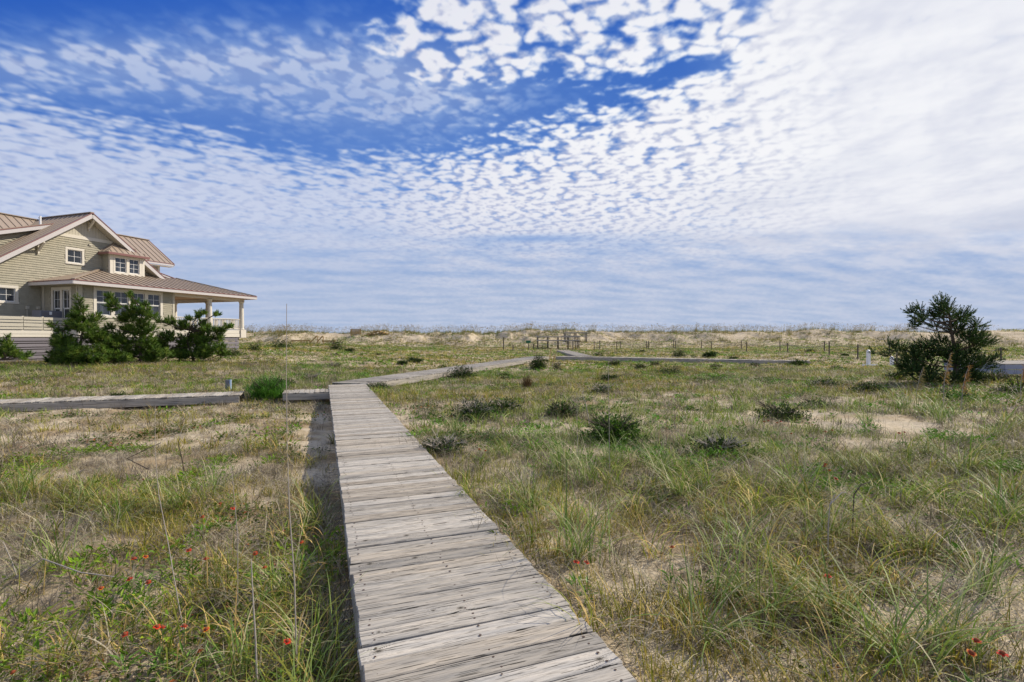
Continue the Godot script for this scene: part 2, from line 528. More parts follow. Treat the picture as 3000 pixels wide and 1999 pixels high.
func make_materials():
	var wood := wood_picture(1024, 1024)
	var wc := tex(wood[0])
	var wh := tex(wood[1])
	for k in [["plank_pale", Color(0.92, 0.915, 0.90)], ["plank_grey", Color(0.79, 0.785, 0.77)], ["plank_tan", Color(0.88, 0.845, 0.79)], ["new_lumber", Color(1.02, 0.74, 0.36)]]:
		mat(k[0], k[1], 0.85, {"albedo_texture": wc, "heightmap_enabled": true, "heightmap_texture": wh, "heightmap_scale": 0.22, "metallic_specular": 0.1})
	mat("rusty_nail", Color(0.07, 0.045, 0.035), 0.7)
	# sand
	var sand := tex(mottle(1024, Color(0.31, 0.25, 0.168), Color(0.66, 0.57, 0.42), [0.35, 0.09, 0.02], [1.1, 0.7, 0.5], 31))
	var bump := tex(nz(41, 0.05, 4).get_seamless_image(512, 512))
	mat("sand", Color(1, 1, 1), 0.95, {"albedo_texture": sand, "heightmap_enabled": true, "heightmap_texture": bump, "heightmap_scale": 0.9, "uv1_triplanar": true, "uv1_world_triplanar": true, "uv1_scale": Vector3(0.55, 0.55, 0.55), "vertex_color_use_as_albedo": true, "metallic_specular": 0.2})
	mat("water", Color(0.05, 0.10, 0.13), 0.12)
	# painted and built things
	var paint := tex(mottle(512, Color(0.86, 0.86, 0.86), Color(1, 1, 1), [0.20, 0.03], [0.5, 0.7], 51))
	var tri := {"albedo_texture": paint, "uv1_triplanar": true, "uv1_world_triplanar": true, "uv1_scale": Vector3(0.7, 0.7, 0.7)}
	mat("shingle_a", Color(0.375, 0.352, 0.272), 0.85, tri)
	mat("shingle_b", Color(0.35, 0.33, 0.255), 0.85, tri)
	mat("shingle_c", Color(0.40, 0.372, 0.288), 0.85, tri)
	mat("wall_core", Color(0.30, 0.28, 0.22), 0.9)
	mat("trim", Color(0.68, 0.64, 0.55), 0.6, tri)
	mat("trim_board", Color(0.52, 0.488, 0.40), 0.65, tri)
	mat("window_white", Color(0.80, 0.80, 0.78), 0.45)
	mat("fascia", Color(0.56, 0.53, 0.52), 0.5, tri)
	mat("drip_edge", Color(0.20, 0.095, 0.088), 0.45)
	mat("roof_metal", Color(0.33, 0.262, 0.198), 0.42, {"albedo_texture": paint, "uv1_triplanar": true, "uv1_world_triplanar": true, "uv1_scale": Vector3(0.4, 0.4, 0.4), "metallic_specular": 0.5})
	mat("roof_seam", Color(0.27, 0.218, 0.168), 0.45)
	mat("soffit", Color(0.46, 0.43, 0.35), 0.8)
	mat("porch_ceiling", Color(0.42, 0.25, 0.14), 0.6)
	mat("lattice", Color(0.215, 0.20, 0.225), 0.75, tri)
	mat("room_wall", Color(0.34, 0.32, 0.29), 0.95)
	mat("shutter", Color(0.27, 0.30, 0.38), 0.5)
	mat("machine_grey", Color(0.16, 0.17, 0.20), 0.5)
	mat("white_plastic", Color(0.78, 0.79, 0.80), 0.4)
	mat("pale_blue_pipe", Color(0.42, 0.55, 0.72), 0.4)
	mat("sign_green", Color(0.02, 0.12, 0.06), 0.5)
	mat("grey_post", Color(0.30, 0.275, 0.235), 0.9, {"albedo_texture": wc, "uv1_triplanar": true, "uv1_world_triplanar": true})
	mat("rope", Color(0.30, 0.27, 0.21), 0.95)
	mat("platform_blue", Color(0.30, 0.33, 0.42), 0.7, tri)
	mat("bark", Color(0.085, 0.065, 0.048), 0.95, {"albedo_texture": paint, "uv1_triplanar": true, "uv1_scale": Vector3(3, 3, 3)})
	mat("dead_twig", Color(0.36, 0.32, 0.275), 0.9)
	mat("dark_twig", Color(0.075, 0.058, 0.045), 0.9)
	var g := mat("glass", Color(0.04, 0.05, 0.06, 0.30), 0.03)
	g.transparency = BaseMaterial3D.TRANSPARENCY_ALPHA
	g.albedo_color.a = 0.5
	g.metallic_specular = 0.6
	# plants take their colours from each blade and leaf
	for k in [["grass_blades", 0.5, Color(0.58, 0.62, 0.36)], ["leaves", 0.5, Color(0.34, 0.42, 0.18)], ["needles", 0.55, Color(0.36, 0.42, 0.18)], ["petals", 0.6, Color(0.3, 0.2, 0.15)]]:
		var m := mat(k[0], Color.WHITE, k[1], {"vertex_color_use_as_albedo": true, "metallic_specular": 0.3, "cull_mode": BaseMaterial3D.CULL_DISABLED})
		m.backlight_enabled = true
		m.backlight = k[2].linear_to_srgb()

# ---------------------------------------------------------------- lie of the land
const GX0 := -70.0
const GD0 := -12.0
const GS := 2.0
var gw := 75
var gh := 66
var grid := PackedFloat32Array()
var hum_a: FastNoiseLite
var hum_b: FastNoiseLite
var hum_c: FastNoiseLite
var ridge_n: FastNoiseLite
const WALK := -0.3543  # the boardwalk heads this far (radians) left of forward
const WALK_TOP := 0.48

func make_heights():
	var k := [[-1.5, 2.5, 0.1], [-3.4, 8.3, 0.1], [-6.3, 14, 0.1], [-10, 13, 0.2], [-13, 12, 0.25], [-8, 5, 0.12], [-5, 1, 0.1], [-3, -3, 0.1], [-14, 4, 0.25], [1.6, 2.5, 0.38], [0, 6, 0.40], [-2, 11, 0.38], [-3.4, 15, 0.28], [-2.5, 19, 0.13], [0, 25, 0.1], [2, 34, 0.15], [4, 41, 0.16], [10, 38, 0.16], [16, 35, 0.18], [21, 32, 0.25], [6, 48, 0.2], [6, 56, 0.3], [12, 46, 0.45], [4, 4, 0.46], [8, 8, 0.5], [4, 12, 0.40], [12, 14, 0.55], [16, 17, 0.58], [10, 25, 0.40], [18, 27, 0.38], [20, 10, 0.7], [12, 4, 0.6], [4, -3, 0.42],
		[-8, 20, 0.34], [-15, 23, 0.72], [-23, 25, 0.8], [-32, 26, 0.8], [-17, 33, 0.95], [-21, 40, 1.15], [-30, 40, 1.1], [-10, 33, 0.6], [-3, 45, 0.45], [-10, 50, 0.75], [17, 43, 0.5], [26, 42, 0.68], [36, 36, 0.75], [14, 53, 0.55], [-5, 62, 0.75], [20, 60, 0.6], [-25, 60, 1.1], [40, 60, 0.8], [-45, 50, 1.1], [-50, 20, 0.6], [50, 20, 0.8], [0, 75, 0.9], [-40, 75, 1.1], [40, 75, 0.9], [0, 110, 0.6], [60, 100, 0.6], [-60, 100, 0.6]]
	grid.resize(gw * gh)
	for j in gh:
		for i in gw:
			var x := GX0 + i * GS
			var d := GD0 + j * GS
			var s := 0.0
			var w := 0.0
			for q in k:
				var dx: float = x - q[0]
				var dd: float = d - q[1]
				var ww := 1.0 / pow(dx * dx + dd * dd + 1.5, 1.6)
				s += ww * q[2]
				w += ww
			grid[j * gw + i] = s / w
	hum_a = nz(21, 0.22, 2)
	hum_b = nz(22, 0.9, 2)
	hum_c = nz(23, 3.2, 2)
	ridge_n = nz(24, 0.05, 4)

func G(x: float, d: float) -> float:
	var fx := clampf((x - GX0) / GS, 0.0, gw - 1.001)
	var fd := clampf((d - GD0) / GS, 0.0, gh - 1.001)
	var i := int(fx)
	var j := int(fd)
	fx -= i
	fd -= j
	var o := j * gw + i
	var h := lerpf(lerpf(grid[o], grid[o + 1], fx), lerpf(grid[o + gw], grid[o + gw + 1], fx), fd)
	h += hum_a.get_noise_2d(x, d) * 0.10 * smoothstep(2.0, 20.0, d) + hum_b.get_noise_2d(x, d) * 0.045 + hum_c.get_noise_2d(x, d) * 0.014
	# under and beside the boardwalk: sand stands against its sunny side and lies low on the other
	var rx := x + 0.70 - 0.61 * cos(WALK)
	var rd := d - 2.4 - 0.61 * sin(-WALK)
	var across := rx * cos(WALK) - rd * sin(WALK)
	var along := rx * sin(WALK) + rd * cos(WALK)
	if absf(across) < 3.0 and along > -8.0 and along < 18.0:
		var k := (1.0 - smoothstep(0.95, 2.2, absf(across))) * (1.0 - smoothstep(13.0, 17.0, along))
		var wanted := lerpf(0.11, 0.385, smoothstep(-0.35, 0.62, across)) + hum_b.get_noise_2d(x, d) * 0.03 + hum_c.get_noise_2d(x, d) * 0.012
		h = lerpf(h, wanted, k)
	if d > 58.0:
		var rn := ridge_n.get_noise_2d(x, 0.0)
		var crest := 80.0 + ridge_n.get_noise_2d(x, 50.0) * 7.0
		var top := 2.62 + rn * 0.55 + 0.30 * smoothstep(-15.0, 8.0, x) + ridge_n.get_noise_2d(x * 6.0, 9.0) * 0.28
		var rise := smoothstep(66.0, 76.0, d) * 0.40 + smoothstep(crest - 7.0, crest - 0.5, d + ridge_n.get_noise_2d(x * 3.0, d * 3.0) * 3.0) * 0.60
		h = lerpf(h, top, rise * (1.0 - smoothstep(crest + 2.0, crest + 25.0, d)))
		h += ridge_n.get_noise_2d(x * 5.0, d * 5.0) * 0.35 * smoothstep(66.0, 75.0, d)
		h -= smoothstep(95.0, 135.0, d) * 3.0
	return h

func lines(parts: Array) -> PackedFloat32Array:
	var out := PackedFloat32Array()
	for p in parts:
		var x: float = p[0]
		while x < p[1] - 1e-4:
			out.append(x)
			x += p[2]
	out.append(parts[-1][1])
	return out

func bare(x: float, d: float) -> float:
	# 1 where clean sand shows
	var a := blob(x, d, 6.6, 9.3, 1.7, 0.9) * 1.0 + blob(x, d, 5.6, 8.0, 0.8, 0.5) * 0.6 + blob(x, d, 6.3, 10.9, 0.9, 0.45) * 0.8 + blob(x, d, 7.3, 12.8, 1.2, 0.5) * 0.7 + blob(x, d, 5.2, 11.2, 0.9, 0.6) * 0.6
	a += blob(x, d, -5.0, 9.0, 1.2, 0.6) * 0.3 + blob(x, d, -4.1, 7.7, 0.6, 1.0) * 0.6 + blob(x, d, -7.8, 8.6, 1.2, 0.5) * 0.35
	a += blob(x, d, -3.8, 3.9, 0.8, 0.35) * 0.5 + blob(x, d, 3.6, 3.1, 0.7, 0.5) * 0.6 + blob(x, d, -0.2, 6.6, 0.5, 0.4) * 0.6 + blob(x, d, 2.4, 9.4, 0.7, 0.4) * 0.5
	return clampf(a, 0.0, 1.0)

func make_ground():
	var xs := lines([[-400, -120, 40], [-120, -60, 5], [-60, -24, 1.2], [-24, -11, 0.45], [-11, 11, 0.11], [11, 24, 0.45], [24, 60, 1.2], [60, 120, 5], [120, 400, 40]])
	var ds := lines([[-40, -8, 8], [-8, -1, 0.7], [-1, 13, 0.10], [13, 28, 0.25], [28, 64, 0.8], [64, 92, 0.35], [92, 150, 4], [150, 420, 45]])
	var mb := MB.new()
	mb.colored = true
	var w := xs.size()
	var litter := nz(61, 0.55, 4)
	var crumbs := nz(62, 2.5, 3)
	for d in ds:
		for x in xs:
			var p := Vector3(x, G(x, d), -d)
			var t := smoothstep(-0.18, 0.35, litter.get_noise_2d(x, d) + crumbs.get_noise_2d(x, d) * 0.35)
			t *= 1.0 - 0.85 * bare(x, d)
			if d > 66.0: t *= 0.25
			mb.vert(p, Vector3.UP, Vector2(x, d), Color(1.0, 1.0, 1.0).lerp(Color(0.64, 0.58, 0.48), t))
	for j in ds.size() - 1:
		for i in w - 1:
			var q := j * w + i
			mb.ix.append_array([q, q + w, q + 1, q + 1, q + w, q + w + 1])
	# smooth normals
	for j in ds.size():
		for i in w:
			var q := j * w + i
			var ex := mb.v[mini(i + 1, w - 1) + j * w] - mb.v[maxi(i - 1, 0) + j * w]
			var ed := mb.v[mini(j + 1, ds.size() - 1) * w + i] - mb.v[maxi(j - 1, 0) * w + i]
			mb.n[q] = ex.cross(ed).normalized()
	var o := part(self, "ground", mb.done(), M.sand)
	tag(o, "sandy dune ground with hummocks and a pale ridge towards the beach", "ground", "", "structure")
	var sea := MB.new()
	sea.quad(Vector3(-3000, -1.6, -125), Vector3(3000, -1.6, -125), Vector3(3000, -1.6, -5000), Vector3(-3000, -1.6, -5000))
	tag(part(self, "sea", sea.done(), M.water), "sea beyond the dune ridge", "sea", "", "structure")

# ---------------------------------------------------------------- boardwalks
var plank_meshes := {}

# a board with worn corners, lying along x, its upper face at y = 0
func plank_mesh(l: float, w: float, variant: int) -> ArrayMesh:
	var key := "%.2f/%.3f/%d" % [l, w, variant]
	if plank_meshes.has(key): return plank_meshes[key]
	var r := RandomNumberGenerator.new()
	r.seed = 500 + variant
	var mb := MB.new()
	mb.box(Vector3(-l / 2, -0.038, -w / 2), Vector3(l / 2, 0, w / 2), 0.006)
	var e0 := r.randf_range(-0.006, 0.006)
	var e1 := r.randf_range(-0.006, 0.006)
	var cup := r.randf_range(-0.003, 0.004)
	var skew0 := r.randf_range(-0.012, 0.012)
	var skew1 := r.randf_range(-0.012, 0.012)
	for i in mb.v.size():
		var p := mb.v[i]
		var right := p.x > 0
		var q := p
		q.x += (e1 + skew1 * p.z * 4.0) if right else (e0 + skew0 * p.z * 4.0)
		if p.y > -0.02: q.y += cup * (absf(p.z) / w * 2.0)
		mb.v[i] = q
		var vv := clampf(p.z / w * 0.94 + (p.y + 0.0) * 0.8, -0.48, 0.48)
		mb.uv[i] = Vector2(p.x / maxf(l, 1.2) + 0.5, (variant % 16 + 0.5 + vv) / 16.0)
	plank_meshes[key] = mb.done()
	return plank_meshes[key]

# a straight run of boardwalk: start is the middle of its near end (x, depth), heading in radians right of forward
func walkway(called: String, label: String, x: float, d: float, heading: float, length: float, width: float, top: float, mats: Array, o := {}) -> Node3D:
	var t := thing(called, label, "boardwalk", Vector3(x, 0, -d), -heading)
	var pitch: float = o.get("pitch", 0.146)
	var gap: float = o.get("gap", 0.009)
	var n := int(length / pitch)
	var nails := MB.new()
	var wob: float = o.get("wobble", 1.0)
	for i in n:
		var s := (i + 0.5) * pitch
		var k := rng.randi_range(0, 15)
		var yy := top + rnd(-0.003, 0.004) * wob
		var b := Basis(Vector3.UP, rnd(-0.006, 0.006) * wob) * Basis(Vector3.RIGHT, rnd(-0.014, 0.014) * wob) * Basis(Vector3.BACK, rnd(-0.002, 0.002) * wob)
		if rng.randf() < 0.5: b = b * Basis(Vector3.UP, PI)
		var p := Vector3(rnd(-0.006, 0.006) * wob, yy, -s)
		part(t, "plank", plank_mesh(width, pitch - gap, k), mats[rng.randi_range(0, mats.size() - 1)], Transform3D(b, p))
		if o.get("nails", false):
			for nx in [-width / 2 + 0.07, 0.02, width / 2 - 0.07]:
				for nd in [-0.036, 0.034]:
					if rng.randf() < 0.12: continue
					var c := Vector3(nx + rnd(-0.014, 0.014), yy + 0.0035, -s + nd + rnd(-0.012, 0.012))
					var rr := rnd(0.006, 0.009)
					var ci := nails.vert(c, Vector3.UP)
					for q in 8: nails.vert(c + Vector3(cos(TAU * q / 7.0) * rr, -0.0012, sin(TAU * q / 7.0) * rr), Vector3.UP)
					for q in 7: nails.ix.append_array([ci, ci + 1 + q, ci + 2 + q])
	if o.get("nails", false):
		var nn := part(t, "nail", nails.done(), M.rusty_nail)
		nn.set_meta("kind", "stuff")
	# rim boards and posts under it
	var drop: float = o.get("rim", 0.18)
	var inset: float = o.get("inset", 0.03)
	for side in [-1, 1]:
		var s0 := 0.02
		while s0 < length - 0.3:
			var s1 := minf(s0 + 3.6, length - 0.02)
			var m := MB.new()
			m.box(Vector3(-(s1 - s0) / 2 + 0.003, -drop, -0.019), Vector3((s1 - s0) / 2 - 0.003, 0, 0.019), 0.004)
			for i in m.v.size():
				var pv := m.v[i]
				m.uv[i] = Vector2(pv.x / 3.6 + 0.5, (7.5 + clampf(pv.y / drop + 0.5, -0.48, 0.48) * 0.95) / 16.0)
			var tr := Transform3D(Basis(Vector3.UP, PI / 2), Vector3(side * (width / 2 - inset), top - 0.041, -(s0 + s1) / 2))
			part(t, "rim_board", m.done(), M[o.get("rim_mat", "plank_grey")], tr)
			s0 = s1
		var s := 0.4
		while s < length:
			var lp := Vector3(side * (width / 2 - inset - 0.075), 0, -s)
			var wp := t.transform * lp
			var g := G(wp.x, -wp.z)
			if g < top - 0.08:
				var m := MB.new()
				m.box(Vector3(-0.045, g - 0.25, -0.045), Vector3(0.045, top - 0.05, 0.045), 0.004)
				part(t, "post", m.done(), M.grey_post, Transform3D(Basis.IDENTITY, lp))
			s += 1.9
	return t

func make_boardwalks():
	var m_main := [M.plank_pale, M.plank_pale, M.plank_grey, M.plank_tan]
	var mid := Vector2(-0.70, 2.4) + Vector2(cos(WALK), -sin(WALK)) * 0.61
	var f := Vector2(sin(WALK), cos(WALK))
	var st := mid - f * 6.0
	walkway("boardwalk", "long weathered grey plank boardwalk running straight to the junction, rusty nails in rows", st.x, st.y, WALK, 21.95, 1.22, WALK_TOP, m_main, {"nails": true, "rim": 0.19})
	# the branch towards the house, in two lengths with a gap where green plants grow
	var left := WALK - PI / 2
	var lf := Vector2(sin(left), cos(left))
	var j := Vector2(-5.62, 15.78)
	walkway("boardwalk", "short grey plank boardwalk stub joining the long boardwalk on its shaded side", j.x - 0.0, j.y, left, 1.32, 1.0, WALK_TOP - 0.015, m_main, {"rim": 0.17, "wobble": 2.0, "inset": 0.0})
	var j2 := j + lf * 2.40
	walkway("boardwalk", "low grey plank boardwalk ending at the green plants, leading away below the house", j2.x, j2.y, left, 11.0, 1.0, WALK_TOP - 0.015, m_main, {"rim": 0.18, "wobble": 2.0, "inset": 0.0})
	# onwards from the junction to the beach path
	var h2 := deg_to_rad(18.0)
	var r2 := Vector2(cos(h2), -sin(h2))
	var f2 := Vector2(sin(h2), cos(h2))
	var near := Vector2(-4.72, 18.75)
	var c2 := near - r2 * 0.75 - f2 * 0.95
	walkway("boardwalk", "grey boardwalk with a pale sunlit rim board, between the junction and the crossing path", c2.x, c2.y, h2, 26.4, 1.5, WALK_TOP, [M.plank_grey, M.plank_pale, M.plank_grey], {"rim": 0.2, "inset": 0.0, "wobble": 1.8})
	var a3 := Vector2(3.9, 43.3)
	var b3 := Vector2(20.4, 35.0)
	var h3 := atan2(b3.x - a3.x, b3.y - a3.y)
	walkway("boardwalk", "long thin low boardwalk crossing the grass in front of the rope fence", a3.x, a3.y, h3, (b3 - a3).length(), 1.2, WALK_TOP, [M.plank_pale, M.plank_grey], {"rim": 0.26, "inset": 0.0})
	walkway("boardwalk", "pale boardwalk heading from the crossing path to the beach stairs", 6.1, 43.6, 0.0, 17.4, 1.45, WALK_TOP + 0.03, [M.plank_pale, M.plank_grey], {"rim": 0.2, "inset": 0.0})

# ---------------------------------------------------------------- the beach house
# Its own axes: x runs along the long sunny wall away from the boardwalk, z points out of that wall, y = 0 is the sand.
# HB is the height of the camera's eye above the house's base; heights below are written from the eye line.
const HB := 1.3
var house: Node3D
var shingle_jobs := []   # [height above sand, node transform, width, parent]

func hp(u: float, y: float, v: float) -> Vector3:
	return Vector3(u, y + HB, v)

func rect(a: float, b: float, c: float, d: float) -> PackedVector2Array:
	return PackedVector2Array([Vector2(a, b), Vector2(c, b), Vector2(c, d), Vector2(a, d)])

func ccw(p: PackedVector2Array) -> PackedVector2Array:
	var q := p.duplicate()
	if Geometry2D.is_polygon_clockwise(q): q.reverse()
	return q

# solid plate over a polygon: f maps a 2D corner to its upper place, off is added for the lower face
func plate(mb: MB, poly: PackedVector2Array, f: Callable, off: Vector3):
	var p := poly
	var idx := Geometry2D.triangulate_polygon(p)
	if idx.is_empty(): return
	var pts: Array[Vector3] = []
	for q in p: pts.append(f.call(q))
	for i in range(0, idx.size(), 3):
		var a := pts[idx[i]]; var b := pts[idx[i + 1]]; var c := pts[idx[i + 2]]
		if (b - a).cross(c - a).dot(off) > 0:
			var s := b; b = c; c = s
		mb.tri(a, b, c)
		mb.tri(a + off, c + off, b + off)
	var mid := Vector3.ZERO
	for q in pts: mid += q / pts.size()
	for i in pts.size():
		var a := pts[i]; var b := pts[(i + 1) % pts.size()]
		var nn := (b - a).cross(off)
		if nn.dot(a - mid) >= 0: mb.quad(a, b, b + off, a + off)
		else: mb.quad(b, a, a + off, b + off)

func cut(poly: PackedVector2Array, holes: Array) -> Array:
	if holes.is_empty(): return [poly]
	var h: Rect2 = holes[0]
	var rest := holes.slice(1)
	var out := []
	var B := 100.0
	for r in [rect(-B, -B, h.position.x, B), rect(h.end.x, -B, B, B), rect(h.position.x, -B, h.end.x, h.position.y), rect(h.position.x, h.end.y, h.end.x, B)]:
		for piece in Geometry2D.intersect_polygons(poly, r):
			out.append_array(cut(piece, rest))
	return out

# a wall plate with openings; T carries (x right, y up, z outwards)
func wall_plate(called: String, poly: PackedVector2Array, holes: Array, T: Transform3D, m: Material, thick := 0.14) -> MeshInstance3D:
	var mb := MB.new()
	for piece in cut(ccw(poly), holes):
		plate(mb, piece, func(q): return Vector3(q.x, q.y, 0), Vector3(0, 0, -thick))
	return part(house, called, mb.done(), m, T)

var shingle_meshes := {}
func shingle_mesh(w: float, h: float) -> ArrayMesh:
	var key := "%.2f/%.2f" % [w, h]
	if not shingle_meshes.has(key):
		var mb := MB.new()
		# wedge: thin at the top, thick butt at the bottom
		var a := Vector3(0.002, 0, 0); var b := Vector3(w - 0.003, 0, 0)
		var x0 := 0.001; var x1 := w - 0.0015
		mb.quad(Vector3(x0, 0, 0.036), Vector3(x1, 0, 0.036), Vector3(x1, h, 0.006), Vector3(x0, h, 0.006))
		mb.quad(Vector3(x0, 0, 0), Vector3(x1, 0, 0), Vector3(x1, 0, 0.036), Vector3(x0, 0, 0.036))
		mb.quad(Vector3(x0, 0, 0), Vector3(x0, 0, 0.036), Vector3(x0, h, 0.006), Vector3(x0, h, 0))
		mb.quad(Vector3(x1, 0, 0.036), Vector3(x1, 0, 0), Vector3(x1, h, 0), Vector3(x1, h, 0.006))
		mb.quad(Vector3(x0, h, 0.006), Vector3(x1, h, 0.006), Vector3(x1, h, 0), Vector3(x0, h, 0))
		shingle_meshes[key] = mb.done()
	return shingle_meshes[key]

# courses of shingles over a wall; inside(x, y) says where; the nearest ones are single parts
func shingles(wall: Node3D, box: Rect2, inside: Callable, singles: int, course := 0.125):
	var widths := [0.10, 0.13, 0.16, 0.20, 0.25]
	var rest := {}
	var y := box.position.y
	var row := 0
	var list := []
	while y < box.end.y:
		var x := box.position.x - rnd(0.0, 0.2)
		while x < box.end.x:
			var w: float = widths[rng.randi_range(0, 4)]
			if inside.call(x + 0.01, y + 0.02) and inside.call(x + w - 0.01, y + 0.02) and inside.call(x + 0.01, y + course - 0.01) and inside.call(x + w - 0.01, y + course - 0.01):
				list.append([x, y + rnd(-0.004, 0.004), w, rng.randi_range(0, 5)])
			elif inside.call(x + w * 0.5, y + course * 0.5):
				# trimmed pieces along edges
				var q := x
				while q < x + w - 0.02:
					if inside.call(q + 0.004, y + 0.02) and inside.call(q + 0.045, y + 0.02) and inside.call(q + 0.004, y + course - 0.02) and inside.call(q + 0.045, y + course - 0.02):
						list.append([q, y, 0.05, rng.randi_range(0, 5)])
					q += 0.05
			x += w
		y += course
		row += 1
	var mats := [M.shingle_a, M.shingle_b, M.shingle_c, M.shingle_a, M.shingle_a, M.shingle_c]
	var joined := [MB.new(), MB.new(), MB.new()]
	var step := maxi(1, list.size() / maxi(singles, 1))
	var made := 0
	for i in list.size():
		var s = list[i]
		if made < singles and (list.size() <= singles or i % step == 0 or list.size() - i <= singles - made):
			made += 1
			part(wall, "shingle", shingle_mesh(s[2], course + 0.012), mats[s[3]], Transform3D(Basis.IDENTITY, Vector3(s[0], s[1], 0.001)))
		else:
			var mb: MB = joined[[0, 1, 2, 0, 0, 2][s[3]]]
			var am := shingle_mesh(s[2], course + 0.012).surface_get_arrays(0)
			var first := mb.v.size()
			for k in am[Mesh.ARRAY_VERTEX].size():
				mb.vert(am[Mesh.ARRAY_VERTEX][k] + Vector3(s[0], s[1], 0.001), am[Mesh.ARRAY_NORMAL][k])
			for k in am[Mesh.ARRAY_INDEX]: mb.ix.append(first + k)
	for k in 3:
		if joined[k].v.size():
			part(wall, "shingle_courses", joined[k].done(), [M.shingle_a, M.shingle_b, M.shingle_c][k]).set_meta("kind", "stuff")

# a window: glass opening x0..x1, y0..y1 in the wall's axes; cols and rows of lights
func window(T: Transform3D, x0: float, x1: float, y0: float, y1: float, o := {}):
	var w := Node3D.new()
	w.name = "window"
	w.transform = T
	house.add_child(w, true)
	var cas: float = o.get("casing", 0.12)
	if cas > 0:
		for s in [[x0 - cas, x1 + cas, y1, y1 + cas * 1.15, 0.034], [x0 - cas * 1.15, x1 + cas * 1.15, y0 - cas * 0.85, y0, 0.05], [x0 - cas, x0, y0, y1, 0.030], [x1, x1 + cas, y0, y1, 0.030]]:
			var mb := MB.new()
			mb.box(Vector3(s[0], s[2], -0.02), Vector3(s[1], s[3], s[4]), 0.005)
			part(w, "casing", mb.done(), M.trim)
	var sashes: int = o.get("sashes", 1)
	var cols: int = o.get("cols", 2)
	var rows: Array = o.get("rows", [2])
	var hh := (y1 - y0) / sashes
	for k in sashes:
		var a := y0 + hh * k
		var b := a + hh
		var z: float = -0.035 if k == sashes - 1 else -0.06
		var f := MB.new()
		var sw := 0.035
		f.box(Vector3(x0, a, z - 0.03), Vector3(x1, a + sw, z), 0.003)
		f.box(Vector3(x0, b - sw, z - 0.03), Vector3(x1, b, z), 0.003)
		f.box(Vector3(x0, a + sw, z - 0.03), Vector3(x0 + sw, b - sw, z), 0.003)
		f.box(Vector3(x1 - sw, a + sw, z - 0.03), Vector3(x1, b - sw, z), 0.003)
		part(w, "sash", f.done(), M.window_white)
		var nr: int = rows[mini(k, rows.size() - 1)]
		var nc: int = cols if nr > 1 else 1
		var xs := []
		for c in nc + 1: xs.append(lerpf(x0 + sw, x1 - sw, float(c) / nc))
		var ys := []
		for r in nr + 1: ys.append(lerpf(a + sw, b - sw, float(r) / nr))
		for c in range(1, nc):
			var m := MB.new()
			m.box(Vector3(xs[c] - 0.008, a + sw, z - 0.024), Vector3(xs[c] + 0.008, b - sw, z - 0.004))
			part(w, "muntin", m.done(), M.window_white)
		for r in range(1, nr):
			var m := MB.new()
			m.box(Vector3(x0 + sw, ys[r] - 0.008, z - 0.0245), Vector3(x1 - sw, ys[r] + 0.008, z - 0.0045))
			part(w, "muntin", m.done(), M.window_white)
		for c in nc:
			for r in nr:
				var m := MB.new()
				var gx := 0.009 if nc > 1 else 0.0
				m.quad(Vector3(xs[c] + gx, ys[r] + gx, z - 0.015), Vector3(xs[c + 1] - gx, ys[r] + gx, z - 0.015), Vector3(xs[c + 1] - gx, ys[r + 1] - gx, z - 0.015), Vector3(xs[c] + gx, ys[r + 1] - gx, z - 0.015))
				part(w, "pane", m.done(), M.glass)
	# the dim room behind
	var room := MB.new()
	var e := 0.03
	var dz: float = o.get("room", 2.2)
	var A := Vector3(x0 - e, y0 - e, -0.15 - dz); var B := Vector3(x1 + e, y1 + e, -0.15)
	room.quad(Vector3(A.x, A.y, A.z), Vector3(B.x, A.y, A.z), Vector3(B.x, B.y, A.z), Vector3(A.x, B.y, A.z))
	room.quad(Vector3(A.x, A.y, B.z), Vector3(B.x, A.y, B.z), Vector3(B.x, A.y, A.z), Vector3(A.x, A.y, A.z))
	room.quad(Vector3(A.x, B.y, A.z), Vector3(B.x, B.y, A.z), Vector3(B.x, B.y, B.z), Vector3(A.x, B.y, B.z))
	room.quad(Vector3(A.x, A.y, B.z), Vector3(A.x, A.y, A.z), Vector3(A.x, B.y, A.z), Vector3(A.x, B.y, B.z))
	room.quad(Vector3(B.x, A.y, A.z), Vector3(B.x, A.y, B.z), Vector3(B.x, B.y, B.z), Vector3(B.x, B.y, A.z))
	part(w, "room", room.done(), M.room_wall)
	if o.get("shutters", false):
		var sh := MB.new()
		for half in 2:
			var xa := lerpf(x0, x1, half * 0.5) + 0.02
			var xb := lerpf(x0, x1, half * 0.5 + 0.5) - 0.02
			sh.box(Vector3(xa, y0, -0.17), Vector3(xa + 0.045, y1, -0.145))
			sh.box(Vector3(xb - 0.045, y0, -0.17), Vector3(xb, y1, -0.145))
			var yy := y0 + 0.05
			while yy < y1 - 0.05:
				sh.box(Vector3(xa + 0.045, -0.028, -0.004), Vector3(xb - 0.045, 0.028, 0.004), 0.0, Transform3D(Basis(Vector3.RIGHT, 0.9), Vector3(0, yy, -0.158)))
				yy += 0.075
		part(w, "shutter", sh.done(), M.shutter)

